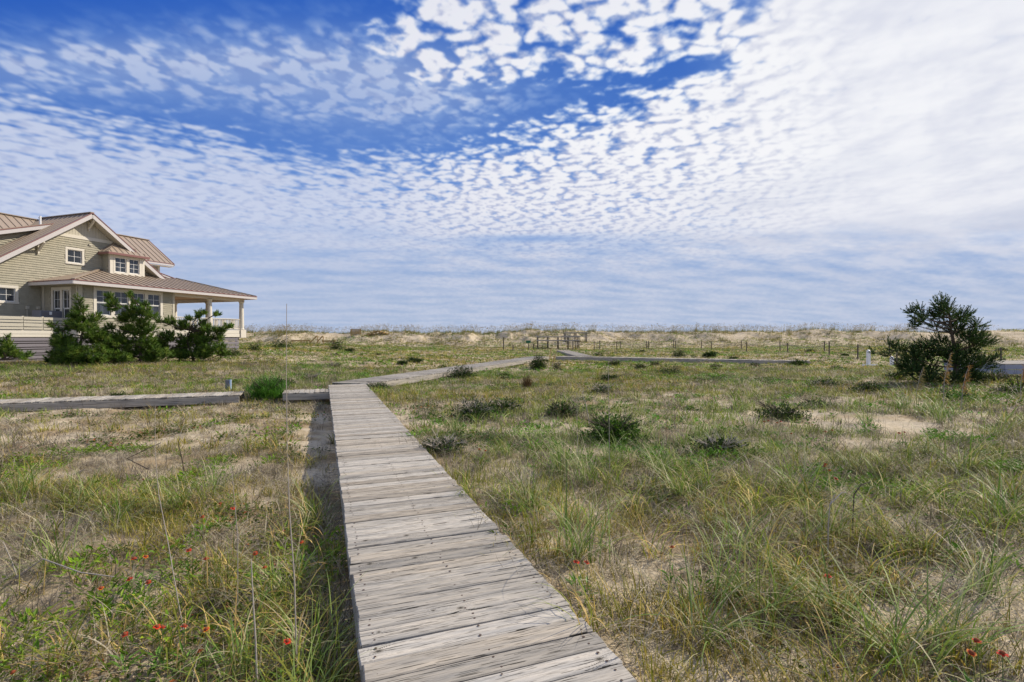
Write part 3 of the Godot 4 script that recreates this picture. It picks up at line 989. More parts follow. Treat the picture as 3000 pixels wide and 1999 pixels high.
# a standing-seam roof plane: poly in (u, v), y = f(u, v); strips across "u" or "v"
func roof(called: String, poly: PackedVector2Array, y: Callable, along: String, first: float, pitch := 0.41):
	var r := Node3D.new()
	r.name = called
	house.add_child(r, true)
	var lo := 1e9; var hi := -1e9
	for p in poly:
		var s := p.x if along == "u" else p.y
		lo = minf(lo, s); hi = maxf(hi, s)
	var f := func(q): return hp(q.x, y.call(q.x, q.y), q.y)
	var s := first
	while s > lo: s -= pitch
	while s < hi:
		var a := maxf(s, lo); var b := minf(s + pitch, hi)
		var strip := rect(a, -60, b, 60) if along == "u" else rect(-60, a, 60, b)
		for piece in Geometry2D.intersect_polygons(poly, strip):
			var mb := MB.new()
			plate(mb, ccw(piece), f, Vector3(0, -0.05, 0))
			if mb.v.size(): part(r, "roof_panel", mb.done(), M.roof_metal)
		if s > lo and s < hi:
			var thin := rect(s - 0.014, -60, s + 0.014, 60) if along == "u" else rect(-60, s - 0.014, 60, s + 0.014)
			for piece in Geometry2D.intersect_polygons(poly, thin):
				var mb := MB.new()
				plate(mb, ccw(piece), func(q): return hp(q.x, y.call(q.x, q.y) + 0.042, q.y), Vector3(0, -0.044, 0))
				if mb.v.size(): part(r, "seam", mb.done(), M.roof_seam)
		s += pitch
	return r

func board(parent: Node, called: String, p: Vector3, q: Vector3, w: float, h: float, m: Material, ch := 0.004):
	var mb := MB.new()
	mb.bar(p, q, w, h, Vector3.UP, ch)
	return part(parent, called, mb.done(), m)

# rake or eave edge: a fascia with a red-brown drip edge along its top, top line from p to q
func edge(p: Vector3, q: Vector3, out: Vector3, h := 0.21):
	var dn := Vector3(0, -1, 0)
	board(house, "fascia", p + dn * (h / 2 + 0.045), q + dn * (h / 2 + 0.045), 0.035, h, M.fascia)
	board(house, "drip_edge", p + dn * 0.012 + out * 0.012, q + dn * 0.012 + out * 0.012, 0.05, 0.05, M.drip_edge)

func make_house():
	var phi := deg_to_rad(18.5)
	house = thing("beach_house", "two storey beach house with sage shingle walls, brown standing seam roofs and corner porch", "house", Vector3(-23.123, EYE - HB, -27.3), PI / 2 - phi)
	var V0 := -2.95   # the tall gable wall stands this far behind the window wall
	var TM := Transform3D(Basis.IDENTITY, hp(0, 0, V0))
	var TB := Transform3D(Basis.IDENTITY, hp(0, 0, 0))
	var TS := Transform3D(Basis(Vector3(0, 0, 1), Vector3(0, 1, 0), Vector3(-1, 0, 0)), hp(0, 0, 0))
	var gable := func(u: float) -> float: return 7.3 - (0.745 * (2.19 - u) if u < 2.19 else 0.757 * (u - 2.19))
	# --- tall gable wall
	var wl := Rect2(-2.55, 1.87, 1.36, 0.70)
	var wg := Rect2(1.25, 4.31, 0.74, 0.74)
	var poly := PackedVector2Array([Vector2(-5.5, -0.1), Vector2(6.4, -0.1), Vector2(6.4, gable.call(6.4) - 0.3), Vector2(2.19, 7.05), Vector2(-5.5, gable.call(-5.5) - 0.3)])
	var gw_ := wall_plate("gable_wall", poly, [wl, wg], TM, M.wall_core)
	var in_gable := func(x: float, y: float) -> bool:
		if y > gable.call(x) - 0.30 or y > 5.74: return false
		if x > -0.02 and y < 2.95: return false
		if x > 5.9: return false
		if x > -0.5 and y > 2.68 and y < 2.90 + maxf(0.0, x + 0.6) * 0.305 and x < 2.95: return false
		if x >= 2.95 and y < 3.98: return false
		for h in [wl.grow(0.10), wg.grow(0.11)]:
			if h.has_point(Vector2(x, y)): return false
		return true
	shingles(gw_, Rect2(-3.4, 0.35, 9.4, 5.4), in_gable, 250)
	window(TM, wl.position.x, wl.end.x, wl.position.y, wl.end.y, {"casing": 0.13, "cols": 4, "rows": [2], "shutters": true})
	window(TM, wg.position.x, wg.end.x, wg.position.y, wg.end.y, {"casing": 0.12, "cols": 2, "rows": [2]})
	# board and batten in the peak, above a belt board
	var belt := MB.new()
	plate(belt, PackedVector2Array([Vector2(0.42, 5.74), Vector2(3.99, 5.74), Vector2(3.74, 5.93), Vector2(0.68, 5.93)]), func(q): return Vector3(q.x, q.y, 0.045), Vector3(0, 0, -0.05))
	part(house, "belt_board", belt.done(), M.trim, TM)
	var x := 0.72
	while x < 3.66:
		var tops := [gable.call(x) - 0.28, gable.call(x + 0.145) - 0.28]
		var bt := MB.new()
		if minf(tops[0], tops[1]) > 5.96:
			var pp := PackedVector2Array([Vector2(x, 5.93), Vector2(x + 0.145, 5.93), Vector2(x + 0.145, tops[1]), Vector2(x, tops[0])])
			plate(bt, pp, func(q): return Vector3(q.x, q.y, 0.022), Vector3(0, 0, -0.03))
			part(house, "gable_board", bt.done(), M.trim_board, TM)
		x += 0.155
	# --- window wing, one storey
	var bw := [Rect2(0.89, 1.22, 0.74, 1.38), Rect2(1.84, 1.22, 0.75, 1.38), Rect2(2.79, 1.22, 0.75, 1.38), Rect2(3.74, 1.22, 0.76, 1.38)]
	var bay := wall_plate("window_wall", rect(0, 0.5, 5.44, 2.85), bw, TB, M.wall_core)
	var in_bay := func(xx: float, yy: float) -> bool:
		if xx < 0.20 or xx > 5.28: return false
		if xx > 0.73 and xx < 4.66 and yy > 1.06 and yy < 2.76: return false
		return yy > 0.52 and yy < 2.76
	shingles(bay, Rect2(0.1, 0.52, 5.3, 2.3), in_bay, 34)
	for k in 4:
		window(TB, bw[k].position.x, bw[k].end.x, bw[k].position.y, bw[k].end.y, {"casing": 0.0, "sashes": 2, "rows": [1, 2], "shutters": true})
	for s in [[0.73, 0.89, 1.22, 2.6], [1.63, 1.84, 1.22, 2.6], [2.59, 2.79, 1.22, 2.6], [3.54, 3.74, 1.22, 2.6], [4.50, 4.66, 1.22, 2.6], [0.73, 4.66, 2.6, 2.765], [0.70, 4.69, 1.08, 1.22]]:
		var mb := MB.new()
		mb.box(Vector3(s[0], s[2], -0.03), Vector3(s[1], s[3], 0.036 if s[1] - s[0] < 1 else 0.044), 0.005)
		part(house, "window_casing", mb.done(), M.trim, TB)
	for s in [[0.0, 0.19], [5.29, 5.44]]:
		var mb := MB.new()
		mb.box(Vector3(s[0], 0.5, -0.05), Vector3(s[1], 2.78, 0.034), 0.005)
		part(house, "corner_board", mb.done(), M.trim_board, TB)
	# end wall of the wing, in shade, with a pair of tall windows
	var sw := [Rect2(-2.0, 0.55, 0.58, 2.0), Rect2(-1.25, 0.55, 0.60, 2.0)]
	var side := wall_plate("wing_end_wall", rect(-2.95, -0.1, -0.15, 2.85), sw, TS, M.wall_core)
	var in_side := func(xx: float, yy: float) -> bool:
		if xx < -2.7 or xx > -0.16 or yy > 2.78: return false
		return not (xx > -2.14 and xx < -0.56 and yy < 2.72)
	shingles(side, Rect2(-2.8, 0.4, 2.75, 2.4), in_side, 16)
	for k in 2:
		window(TS, sw[k].position.x, sw[k].end.x, sw[k].position.y, sw[k].end.y, {"casing": 0.0, "sashes": 2, "rows": [1, 2]})
	for s in [[-2.13, -2.0, 0.5, 2.55], [-1.42, -1.25, 0.5, 2.55], [-0.65, -0.54, 0.5, 2.55], [-2.13, -0.54, 2.55, 2.71]]:
		var mb := MB.new()
		mb.box(Vector3(s[0], s[2], -0.03), Vector3(s[1], s[3], 0.036), 0.005)
		part(house, "window_casing", mb.done(), M.trim, TS)
	for s in [[-2.93, -2.72], [-0.152, -0.05]]:
		var mb := MB.new()
		mb.box(Vector3(s[0], 0.4, -0.03), Vector3(s[1], 2.8, 0.034), 0.005)
		part(house, "corner_board", mb.done(), M.trim_board, TS)
	# --- wing and porch roof, hipped at both ends
	var e := 0.6
	var U0 := -0.6; var U1 := 11.42
	var fy := func(u: float, v: float) -> float: return 2.99 + 0.305 * (e - v)
	roof("porch_roof", PackedVector2Array([Vector2(U0, e), Vector2(U1, e), Vector2(U1 - 3.55, V0), Vector2(U0 + 3.55, V0)]), fy, "u", -0.32)
	roof("hip_roof", PackedVector2Array([Vector2(U0, e), Vector2(U0 + 3.55, V0), Vector2(U0, V0)]), func(u: float, v: float) -> float: return 2.99 + 0.305 * (u - U0), "v", 0.3)
	roof("hip_roof", PackedVector2Array([Vector2(U1, e), Vector2(U1, -7.2), Vector2(U1 - 3.55, -7.2), Vector2(U1 - 3.55, V0)]), func(u: float, v: float) -> float: return 2.99 + 0.305 * (U1 - u), "v", 0.3)
	board(house, "hip_cap", hp(U0, 3.03, e), hp(U0 + 3.55, 3.03 + 0.305 * 3.55, V0), 0.16, 0.05, M.roof_metal)
	board(house, "hip_cap", hp(U1, 3.03, e), hp(U1 - 3.55, 3.03 + 0.305 * 3.55, V0), 0.16, 0.05, M.roof_metal)
	edge(hp(U0 - 0.01, 2.99, e + 0.02), hp(U1 + 0.01, 2.99, e + 0.02), Vector3(0, 0, 1), 0.17)
	edge(hp(U0 - 0.02, 2.99, V0 + 0.01), hp(U0 - 0.02, 2.99, e + 0.03), Vector3(-1, 0, 0), 0.17)
	edge(hp(U1 + 0.02, 2.99, e + 0.03), hp(U1 + 0.02, 2.99, -7.2), Vector3(1, 0, 0), 0.17)
	var sof := MB.new()
	sof.box(hp(U0, 2.79, 0.0), hp(5.44, 2.81, e))
	sof.box(hp(U0, 2.79, V0), hp(-0.0, 2.81, -0.001))
	part(house, "soffit", sof.done(), M.soffit)
	var pc := MB.new()
	pc.box(hp(5.44, 2.86, -7.2), hp(U1, 2.88, -0.2))
	pc.box(hp(5.44, 2.79, -0.0), hp(U1, 2.81, e))
	part(house, "porch_ceiling", pc.done(), M.porch_ceiling)
	# --- porch: floor band, columns, railing
	for bnd in [[0.0, 0.245, 0.03], [0.255, 0.5, 0.015]]:
		var mb := MB.new()
		mb.box(hp(0.002, bnd[0], -0.25), hp(10.45, bnd[1], bnd[2]), 0.006)
		part(house, "band_board", mb.done(), M.trim)
	for bnd in [[0.0, 0.245, 0.0], [0.255, 0.5, 0.012]]:
		var mb := MB.new()
		mb.box(hp(-0.03 + bnd[2], bnd[0], -2.9), hp(0.0, bnd[1], 0.015), 0.004)
		part(house, "band_board", mb.done(), M.trim)
	var fl := MB.new()
	fl.box(hp(5.45, 0.38, -7.0), hp(10.9, 0.47, -0.26))
	fl.box(hp(10.72, 0.0, -7.0), hp(10.93, 0.379, -0.26))
	part(house, "porch_floor", fl.done(), M.trim_board)
	var bm := MB.new()
	bm.box(hp(5.45, 2.60, -0.2), hp(10.9, 2.855, 0.0), 0.005)
	part(house, "porch_beam", bm.done(), M.trim)
	var bm2 := MB.new()
	bm2.box(hp(10.62, 2.60, -6.9), hp(10.82, 2.855, -0.21), 0.005)
	part(house, "porch_beam", bm2.done(), M.trim)
	for c in [[8.06, -0.1], [10.72, -0.1], [10.72, -3.35], [10.72, -6.7]]:
		var lo := 0.52
		var mb := MB.new()
		mb.lathe([Vector2(0.0, lo), Vector2(0.20, lo), Vector2(0.20, lo + 0.05), Vector2(0.165, lo + 0.09), Vector2(0.165, lo + 0.12), Vector2(0.16, 1.3), Vector2(0.138, 2.45), Vector2(0.15, 2.47), Vector2(0.15, 2.50), Vector2(0.19, 2.56), Vector2(0.20, 2.57), Vector2(0.20, 2.60), Vector2(0.0, 2.60)], 18, Transform3D(Basis.IDENTITY, hp(c[0], 0, c[1])))
		part(house, "column", mb.done(), M.trim)
		var pd := MB.new()
		pd.box(hp(c[0] - 0.24, -0.05, c[1] - 0.24), hp(c[0] + 0.24, 0.52, c[1] + 0.2), 0.01)
		part(house, "pedestal", pd.done(), M.trim)
	for seg in [[5.45, 7.89, -0.1, -0.1], [8.23, 10.55, -0.1, -0.1], [10.72, 10.72, -0.28, -3.18], [10.72, 10.72, -3.52, -6.53]]:
		var r := Node3D.new()
		r.name = "railing"
		house.add_child(r, true)
		var a := hp(seg[0], 0, seg[2]); var b := hp(seg[1], 0, seg[3])
		board(r, "top_rail", a + Vector3(0, 1.29, 0), b + Vector3(0, 1.29, 0), 0.10, 0.045, M.trim)
		board(r, "bottom_rail", a + Vector3(0, 0.59, 0), b + Vector3(0, 0.59, 0), 0.06, 0.06, M.trim)
		var n := int((b - a).length() / 0.125)
		for i in n:
			var p := a.lerp(b, (i + 0.5) / n)
			board(r, "baluster", p + Vector3(0, 0.62, 0), p + Vector3(0, 1.268, 0), 0.035, 0.035, M.trim, 0.0)
	# wall behind the porch with a door
	var back := MB.new()
	back.box(hp(5.3, 0.4, -7.0), hp(5.439, 2.86, -0.15))
	part(house, "porch_wall", back.done(), M.shingle_b)
	var dr := MB.new()
	dr.box(hp(5.44, 0.48, -2.6), hp(5.47, 2.5, -1.6), 0.01)
	part(house, "door", dr.done(), M.machine_grey)
	# --- tall roof over the gable
	roof("gable_roof", PackedVector2Array([Vector2(2.19, -2.35), Vector2(-5.6, -2.35), Vector2(-5.6, -4.5), Vector2(-0.48, -4.5), Vector2(1.99, -7.0), Vector2(2.19, -7.0)]), func(u: float, v: float) -> float: return 7.3 - 0.745 * (2.19 - u), "v", -2.65)
	roof("gable_roof", PackedVector2Array([Vector2(2.19, -2.35), Vector2(6.62, -2.35), Vector2(6.62, -4.5), Vector2(4.82, -4.5), Vector2(2.4, -7.0), Vector2(2.19, -7.0)]), func(u: float, v: float) -> float: return 7.3 - 0.757 * (u - 2.19), "v", -2.65)
	board(house, "ridge_cap", hp(2.19, 7.32, -2.34), hp(2.19, 7.32, -7.0), 0.22, 0.05, M.roof_metal)
	edge(hp(-5.6, gable.call(-5.6), -2.33), hp(2.19, 7.3, -2.33), Vector3(0, 0, 1), 0.24)
	edge(hp(2.19, 7.3, -2.33), hp(6.62, gable.call(6.62), -2.33), Vector3(0, 0, 1), 0.24)
	var rs := MB.new()
	for k in [[-5.6, 2.19], [2.19, 6.62]]:
		var a: float = k[0]; var b: float = k[1]
		var ya: float = gable.call(a) - 0.28; var yb: float = gable.call(b) - 0.28
		rs.quad(hp(a, ya, -2.9), hp(b, yb, -2.9), hp(b, yb, -2.36), hp(a, ya, -2.36))
		rs.quad(hp(a, ya + 0.02, -2.36), hp(b, yb + 0.02, -2.36), hp(b, yb + 0.02, -2.9), hp(a, ya + 0.02, -2.9))
	part(house, "soffit", rs.done(), M.soffit)
	# knee brackets under the rake
	for k in [[-0.2, 5.18], [2.33, 6.92]]:
		var b := Node3D.new()
		b.name = "bracket"
		house.add_child(b, true)
		board(b, "brace", hp(k[0], k[1] - 0.50, V0 + 0.03), hp(k[0], k[1], -2.38), 0.11, 0.11, M.trim)
		board(b, "back_plate", hp(k[0], k[1] - 0.62, V0 + 0.06), hp(k[0], k[1] - 0.08, V0 + 0.06), 0.13, 0.07, M.trim)
	# --- roof of the long rear block, seen on both sides of the gable
	var ry := func(u: float, v: float) -> float: return 5.31 + 0.74 * (-4.5 - v)
	roof("rear_roof", PackedVector2Array([Vector2(4.82, -4.5), Vector2(8.9, -4.5), Vector2(8.9, -7.0), Vector2(2.4, -7.0)]), ry, "u", 8.7, 0.40)
	roof("rear_roof", PackedVector2Array([Vector2(-6, -4.5), Vector2(-0.48, -4.5), Vector2(1.99, -7.0), Vector2(-6, -7.0)]), ry, "u", 0.0, 0.40)
	roof("rear_roof", PackedVector2Array([Vector2(-6, -7.0), Vector2(8.9, -7.0), Vector2(8.9, -9.5), Vector2(-6, -9.5)]), func(u: float, v: float) -> float: return 7.16 - 0.74 * (-7.0 - v), "u", 0.0, 0.8)
	board(house, "ridge_cap", hp(-6, 7.19, -7.0), hp(8.92, 7.19, -7.0), 0.24, 0.05, M.roof_metal)
	edge(hp(4.9, 5.29, -4.47), hp(8.93, 5.29, -4.47), Vector3(0, 0, 1), 0.12)
	edge(hp(8.93, 5.29, -4.45), hp(8.93, 7.16, -7.0), Vector3(1, 0, 0), 0.16)
	var rw := MB.new()
	rw.box(hp(4.0, 2.9, -9.2), hp(8.2, 5.05, -4.95))
	part(house, "rear_wall", rw.done(), M.shingle_b)
	var rb := MB.new()
	rb.box(hp(8.06, 3.9, -4.99), hp(8.22, 5.1, -4.93), 0.005)
	part(house, "corner_board", rb.done(), M.trim)
	var so2 := MB.new()
	so2.box(hp(4.9, 5.06, -4.95), hp(8.9, 5.10, -4.5))
	part(house, "soffit", so2.done(), M.trim)
	roof("lean_to_roof", PackedVector2Array([Vector2(6.7, -3.2), Vector2(8.4, -3.2), Vector2(8.4, -5.0), Vector2(6.7, -5.0)]), func(u: float, v: float) -> float: return 4.42 - 0.24 * (u - 6.7), "v", -3.4)
	edge(hp(6.7, 4.42, -3.18), hp(8.42, 4.01, -3.18), Vector3(0, 0, 1), 0.1)
	# --- shed dormer on the far slope of the gable
	var sy := func(u: float, v: float) -> float: return 5.72 + 0.343 * (u + 1.31)
	roof("shed_roof", PackedVector2Array([Vector2(-5.5, -4.0), Vector2(1.18, -4.0), Vector2(1.18, -6.15), Vector2(-2.44, -4.5), Vector2(-5.5, -4.5)]), sy, "v", -4.3)
	edge(hp(-5.5, sy.call(-5.5, 0), -3.98), hp(1.25, sy.call(1.25, 0), -3.98), Vector3(0, 0, 1), 0.2)
	var TD := Transform3D(Basis.IDENTITY, hp(0, 0, -4.4))
	var dw := wall_plate("dormer_wall", PackedVector2Array([Vector2(-5.4, gable.call(-5.4) - 0.1), Vector2(1.1, gable.call(1.1) - 0.1), Vector2(1.1, sy.call(1.1, 0) - 0.06), Vector2(-5.4, sy.call(-5.4, 0) - 0.06)]), [], TD, M.wall_core, 0.1)
	shingles(dw, Rect2(-2.6, 3.9, 3.7, 2.6), func(xx: float, yy: float) -> bool: return yy < sy.call(xx, 0) - 0.22 and yy > gable.call(xx) + 0.03 and xx < 0.9, 0)
	# --- small window dormer on the porch roof
	var v1 := -2.3
	var TW := Transform3D(Basis.IDENTITY, hp(0, 0, v1))
	var d1 := [Rect2(3.41, 3.99, 0.66, 0.90), Rect2(4.25, 3.99, 0.62, 0.90)]
	var dfr := wall_plate("dormer_wall", rect(3.1, 3.70, 5.2, 5.02), d1, TW, M.trim, 0.1)
	for s in [[3.1, 3.28, 3.72, 5.02], [5.03, 5.2, 3.72, 5.02]]:
		var mb := MB.new()
		mb.box(Vector3(s[0], s[2], 0.0), Vector3(s[1], s[3], 0.03), 0.004)
		part(house, "corner_board", mb.done(), M.trim, TW)
	for k in 2: window(TW, d1[k].position.x, d1[k].end.x, d1[k].position.y, d1[k].end.y, {"casing": 0.0, "rows": [3], "room": 0.5, "shutters": true})
	for s in [[3.29, 3.41, 3.99, 4.89], [4.07, 4.25, 3.99, 4.89], [4.87, 5.02, 3.99, 4.89], [3.29, 5.02, 4.89, 5.01], [3.29, 5.02, 3.82, 3.99]]:
		var mb := MB.new()
		mb.box(Vector3(s[0], s[2], 0.0), Vector3(s[1], s[3], 0.035), 0.004)
		part(house, "window_casing", mb.done(), M.trim, TW)
	var TDL := Transform3D(Basis(Vector3(0, 0, 1), Vector3(0, 1, 0), Vector3(-1, 0, 0)), hp(3.1, 0, 0))
	var dl := wall_plate("dormer_wall", rect(-2.95, 3.7, -2.4, 5.02), [], TDL, M.wall_core, 0.08)
	shingles(dl, Rect2(-2.95, 3.75, 0.55, 1.3), func(xx: float, yy: float) -> bool: return xx > -2.94 and xx < -2.40 and yy < 5.0, 0)
	var dr2 := MB.new()
	dr2.box(hp(5.12, 3.7, -2.95), hp(5.2, 5.02, -2.4))
	part(house, "dormer_wall", dr2.done(), M.shingle_a)
	var dy := func(u: float, v: float) -> float: return 5.14 + 0.80 * (-2.02 - v)
	roof("dormer_roof", PackedVector2Array([Vector2(2.86, -2.02), Vector2(5.32, -2.02), Vector2(4.42, -2.92), Vector2(3.76, -2.92)]), dy, "u", 3.05, 0.34)
	roof("dormer_roof", PackedVector2Array([Vector2(2.86, -2.02), Vector2(3.76, -2.92), Vector2(2.86, -2.92)]), func(u: float, v: float) -> float: return 5.14 + 0.80 * (u - 2.86), "v", -2.2, 0.34)
	roof("dormer_roof", PackedVector2Array([Vector2(5.32, -2.02), Vector2(5.32, -2.92), Vector2(4.42, -2.92)]), func(u: float, v: float) -> float: return 5.14 + 0.80 * (5.32 - u), "v", -2.2, 0.34)
	for s in [[hp(2.84, 5.06, -2.01), hp(5.34, 5.06, -2.01)], [hp(2.85, 5.06, -2.92), hp(2.85, 5.06, -2.0)]]:
		board(house, "drip_edge", s[0], s[1], 0.05, 0.13, M.drip_edge)
	var ds := MB.new()
	ds.box(hp(2.88, 5.02, -2.92), hp(5.3, 5.04, -2.03))
	part(house, "soffit", ds.done(), M.soffit)
	# --- deck with a slatted screen beside the wing, and slatted skirting below
	var FV := -0.75
	var deck := Node3D.new()
	deck.name = "deck_screen"
	house.add_child(deck, true)
	for cell in [[-6.0, -2.02], [-2.0, -1.18], [-1.16, -0.03]]:
		var yy := 0.38
		var k := 0
		while yy < 1.05:
			var hgt: float = [0.115, 0.165, 0.105, 0.15, 0.12][k % 5]
			board(deck, "slat", hp(cell[0], yy + hgt / 2 + rnd(-0.006, 0.006), FV), hp(cell[1], yy + hgt / 2 + rnd(-0.006, 0.006), FV), 0.025, hgt, M.trim_board)
			yy += hgt + 0.036
			k += 1
		board(deck, "screen_post", hp(cell[1] + 0.01, 0.28, FV - 0.07), hp(cell[1] + 0.01, 1.06, FV - 0.07), 0.09, 0.09, M.trim_board)
	for bnd in [[0.0, 0.15], [0.16, 0.335]]:
		var mb := MB.new()
		mb.box(hp(-6.0, bnd[0], FV - 0.05), hp(-0.02, bnd[1], FV + 0.02), 0.005)
		part(deck, "band_board", mb.done(), M.trim)
	var fl2 := MB.new()
	fl2.box(hp(-6.0, 0.20, -2.9), hp(-0.02, 0.26, FV - 0.06))
	part(deck, "deck_floor", fl2.done(), M.trim_board)
	var skirt := Node3D.new()
	skirt.name = "skirting"
	house.add_child(skirt, true)
	var ys := -0.035
	var kk := 0
	while ys > -1.45:
		var hgt: float = 0.065 if kk % 2 else 0.155
		board(skirt, "slat", hp(-6.0, ys - hgt / 2, FV - 0.01), hp(-0.02, ys - hgt / 2, FV - 0.01), 0.025, hgt, M.lattice)
		board(skirt, "slat", hp(0.012, ys - hgt / 2, FV - 0.01), hp(0.012, ys - hgt / 2, -0.048), 0.025, hgt, M.lattice)
		board(skirt, "slat", hp(0.0, ys - hgt / 2, -0.06), hp(10.45, ys - hgt / 2, -0.06), 0.025, hgt, M.lattice)
		ys -= hgt + 0.042
		kk += 1
	var un := MB.new()
	un.box(hp(-6.0, -1.6, -4.8), hp(-0.05, 0.0, FV - 1.9))
	un.box(hp(0.05, -1.6, -6.8), hp(10.4, 0.0, -2.0))
	un.box(hp(0.05, -0.06, -1.99), hp(10.4, 0.0, -0.26))
	part(skirt, "foundation", un.done(), M.room_wall)
	for q in 7:
		var pm := MB.new()
		pm.box(hp(0.3 + q * 1.65, -1.7, -0.13), hp(0.42 + q * 1.65, 0.0, -0.075))
		part(skirt, "post", pm.done(), M.lattice)
	# things fixed to the wall
	for u in [-0.70, -0.21]:
		var mb := MB.new()
		mb.box(hp(u - 0.085, 1.50, V0 + 0.02), hp(u + 0.085, 1.68, V0 + 0.12), 0.02)
		mb.box(hp(u - 0.02, 1.0, V0 + 0.03), hp(u + 0.02, 1.5, V0 + 0.06), 0.004)
		part(house, "meter_box", mb.done(), M.trim_board)
	var vt := MB.new()
	vt.box(hp(2.33, 5.44, V0 + 0.02), hp(2.50, 5.54, V0 + 0.09), 0.01)
	part(house, "wall_vent", vt.done(), M.trim_board)
	var stk := MB.new()
	stk.tube([hp(0.75, 6.2, -4.4), hp(0.75, 6.95, -4.4)], [0.05, 0.05], 8)
	part(house, "vent_pipe", stk.done(), M.white_plastic)
	# air conditioner standing on the deck
	var acp := house.transform * hp(-0.55, 0.26, -1.55)
	var ac := thing("air_conditioner", "dark grey air conditioner behind the slatted deck screen of the house", "air conditioner", acp, house.rotation.y)
	var bx := MB.new()
	bx.box(Vector3(-0.5, 0.0, -0.35), Vector3(0.5, 1.14, 0.35), 0.02)
	part(ac, "cabinet", bx.done(), M.machine_grey)
	for q in 6:
		var g := MB.new()
		g.box(Vector3(-0.42, 0.86 + q * 0.035, 0.35), Vector3(0.42, 0.875 + q * 0.035, 0.362))
		part(ac, "grille_bar", g.done(), M.lattice)
	var lb := MB.new()
	lb.box(Vector3(-0.10, 0.92, 0.364), Vector3(0.02, 1.08, 0.368))
	part(ac, "label_plate", lb.done(), M.white_plastic)

# ---------------------------------------------------------------- fence, stairs, posts, platform
func make_beach_structures():
	# rope fence: two rows of posts, each with one rope
	var rows := [
		[[28.7, 30], [25.2, 33.5], [25.0, 37], [24.8, 40], [24.8, 46], [24.3, 53], [23, 59], [19.5, 61], [16.3, 62], [12.9, 63], [10.2, 63.5], [7.6, 64]],
		[[31, 42], [29.3, 48], [28.3, 54], [26.9, 60], [23.5, 63.5], [20.5, 65], [17.5, 65.6], [14, 66], [11.3, 66], [8.3, 66.5]]]
	var names := ["grey wooden fence post strung with rope, on the side of the low boardwalk", "grey wooden fence post strung with rope, on the side of the dune ridge"]
	for r in 2:
		var tops := []
		for q in rows[r]:
			var g := G(q[0], q[1])
			var h := rnd(1.0, 1.12)
			var o := thing("fence_post", names[r], "fence post", Vector3(q[0], g, -q[1]), rnd(0, TAU), "rope fence posts")
			var mb := MB.new()
			mb.lathe([Vector2(0.050, -0.3), Vector2(0.048, h * 0.5), Vector2(0.045, h - 0.02), Vector2(0.036, h), Vector2(0.0, h + 0.004)], 9)
			part(o, "post", mb.done(), M.grey_post)
			o.rotation.x = rnd(-0.04, 0.04)
			tops.append(Vector3(q[0], g + h - 0.10, -q[1]))
		var rope := MB.new()
		for i in tops.size() - 1:
			var pts := []
			var rad := []
			for s in 9:
				var t := s / 8.0
				pts.append(tops[i].lerp(tops[i + 1], t) - Vector3(0, 0.35 * 4.0 * t * (1.0 - t), 0))
				rad.append(0.016)
			rope.tube(pts, rad, 5)
		tag(part(self, "rope", rope.done(), M.rope), ["sagging rope strung along the posts beside the low boardwalk", "sagging rope strung along the posts below the dune ridge"][r], "rope", "fence ropes")
	# walkover with handrails at the foot of the ridge
	var wo := thing("beach_walkover", "weathered raised walkover with dark handrail posts climbing the dune ridge", "walkover", Vector3(3.3, G(3.3, 65), -65))
	var gy := wo.position.y
	for seg in [[0.0, 5.2, 0.0, 2.15 - gy], [4.2, 7.2, -7.0, 2.72 - gy]]:
		var top: float = seg[3]
		var fl: float = top - 1.02
		for side in [0.0, -1.4]:
			var z: float = seg[2] + side
			var n := int((seg[1] - seg[0]) / 1.25) + 1
			for i in n:
				var x := lerpf(seg[0], seg[1], float(i) / (n - 1))
				board(wo, "post", Vector3(x, -0.8, z), Vector3(x, top, z), 0.10, 0.10, M.grey_post)
			for yy in [top - 0.02, top - 0.48]:
				board(wo, "rail", Vector3(seg[0] - 0.1, yy, z + 0.07), Vector3(seg[1] + 0.1, yy, z + 0.07), 0.035, 0.13, M.plank_pale)
		var k: float = seg[0]
		while k < seg[1]:
			part(wo, "plank", plank_mesh(1.4, 0.138, int(k * 10) % 16), M.plank_grey, Transform3D(Basis(Vector3.UP, PI / 2), Vector3(k + 0.07, fl, seg[2] - 0.7)))
			k += 0.146
	# new yellow lumber on the left of the ridge
	var s1 := thing("dune_stairs", "new yellow timber stairs with a slatted landing on the dune ridge", "stairs", Vector3(-24.2, G(-24.2, 77) - 0.05, -77))
	for i in 6: board(s1, "slat", Vector3(-0.1, 0.35 + i * 0.15, 0.05), Vector3(1.5, 0.35 + i * 0.15, 0.05), 0.04, 0.12, M.new_lumber)
	for x in [0.0, 1.4]: board(s1, "post", Vector3(x, -0.5, 0), Vector3(x, 1.2, 0), 0.09, 0.09, M.new_lumber)
	for i in 9:
		var yy: float = [0.10, 0.25, 0.42, 0.62, 0.80, 0.80, 0.66, 0.50, 0.36][i]
		board(s1, "step", Vector3(1.7 + i * 0.46, yy, 0.2), Vector3(2.3 + i * 0.46, yy, 0.2), 1.1, 0.16, M.new_lumber)
		board(s1, "post", Vector3(2.0 + i * 0.46, -0.6, 0.2), Vector3(2.0 + i * 0.46, yy, 0.2), 0.09, 0.09, M.new_lumber)
	var s2 := thing("timber_frame", "low new timber frame with slanted braces below the dune ridge", "timber frame", Vector3(-28.6, G(-28.6, 70), -70))
	board(s2, "beam", Vector3(-1.6, 0.35, 0), Vector3(1.0, 0.35, 0), 0.10, 0.18, M.new_lumber)
	board(s2, "beam", Vector3(2.6, 0.30, 0), Vector3(4.4, 0.30, 0), 0.10, 0.18, M.new_lumber)
	for k in [[1.0, 1.9], [1.9, 2.7]]:
		board(s2, "brace", Vector3(k[0], 0.1, 0.0), Vector3(k[1], 1.0, 0.0), 0.08, 0.14, M.new_lumber)
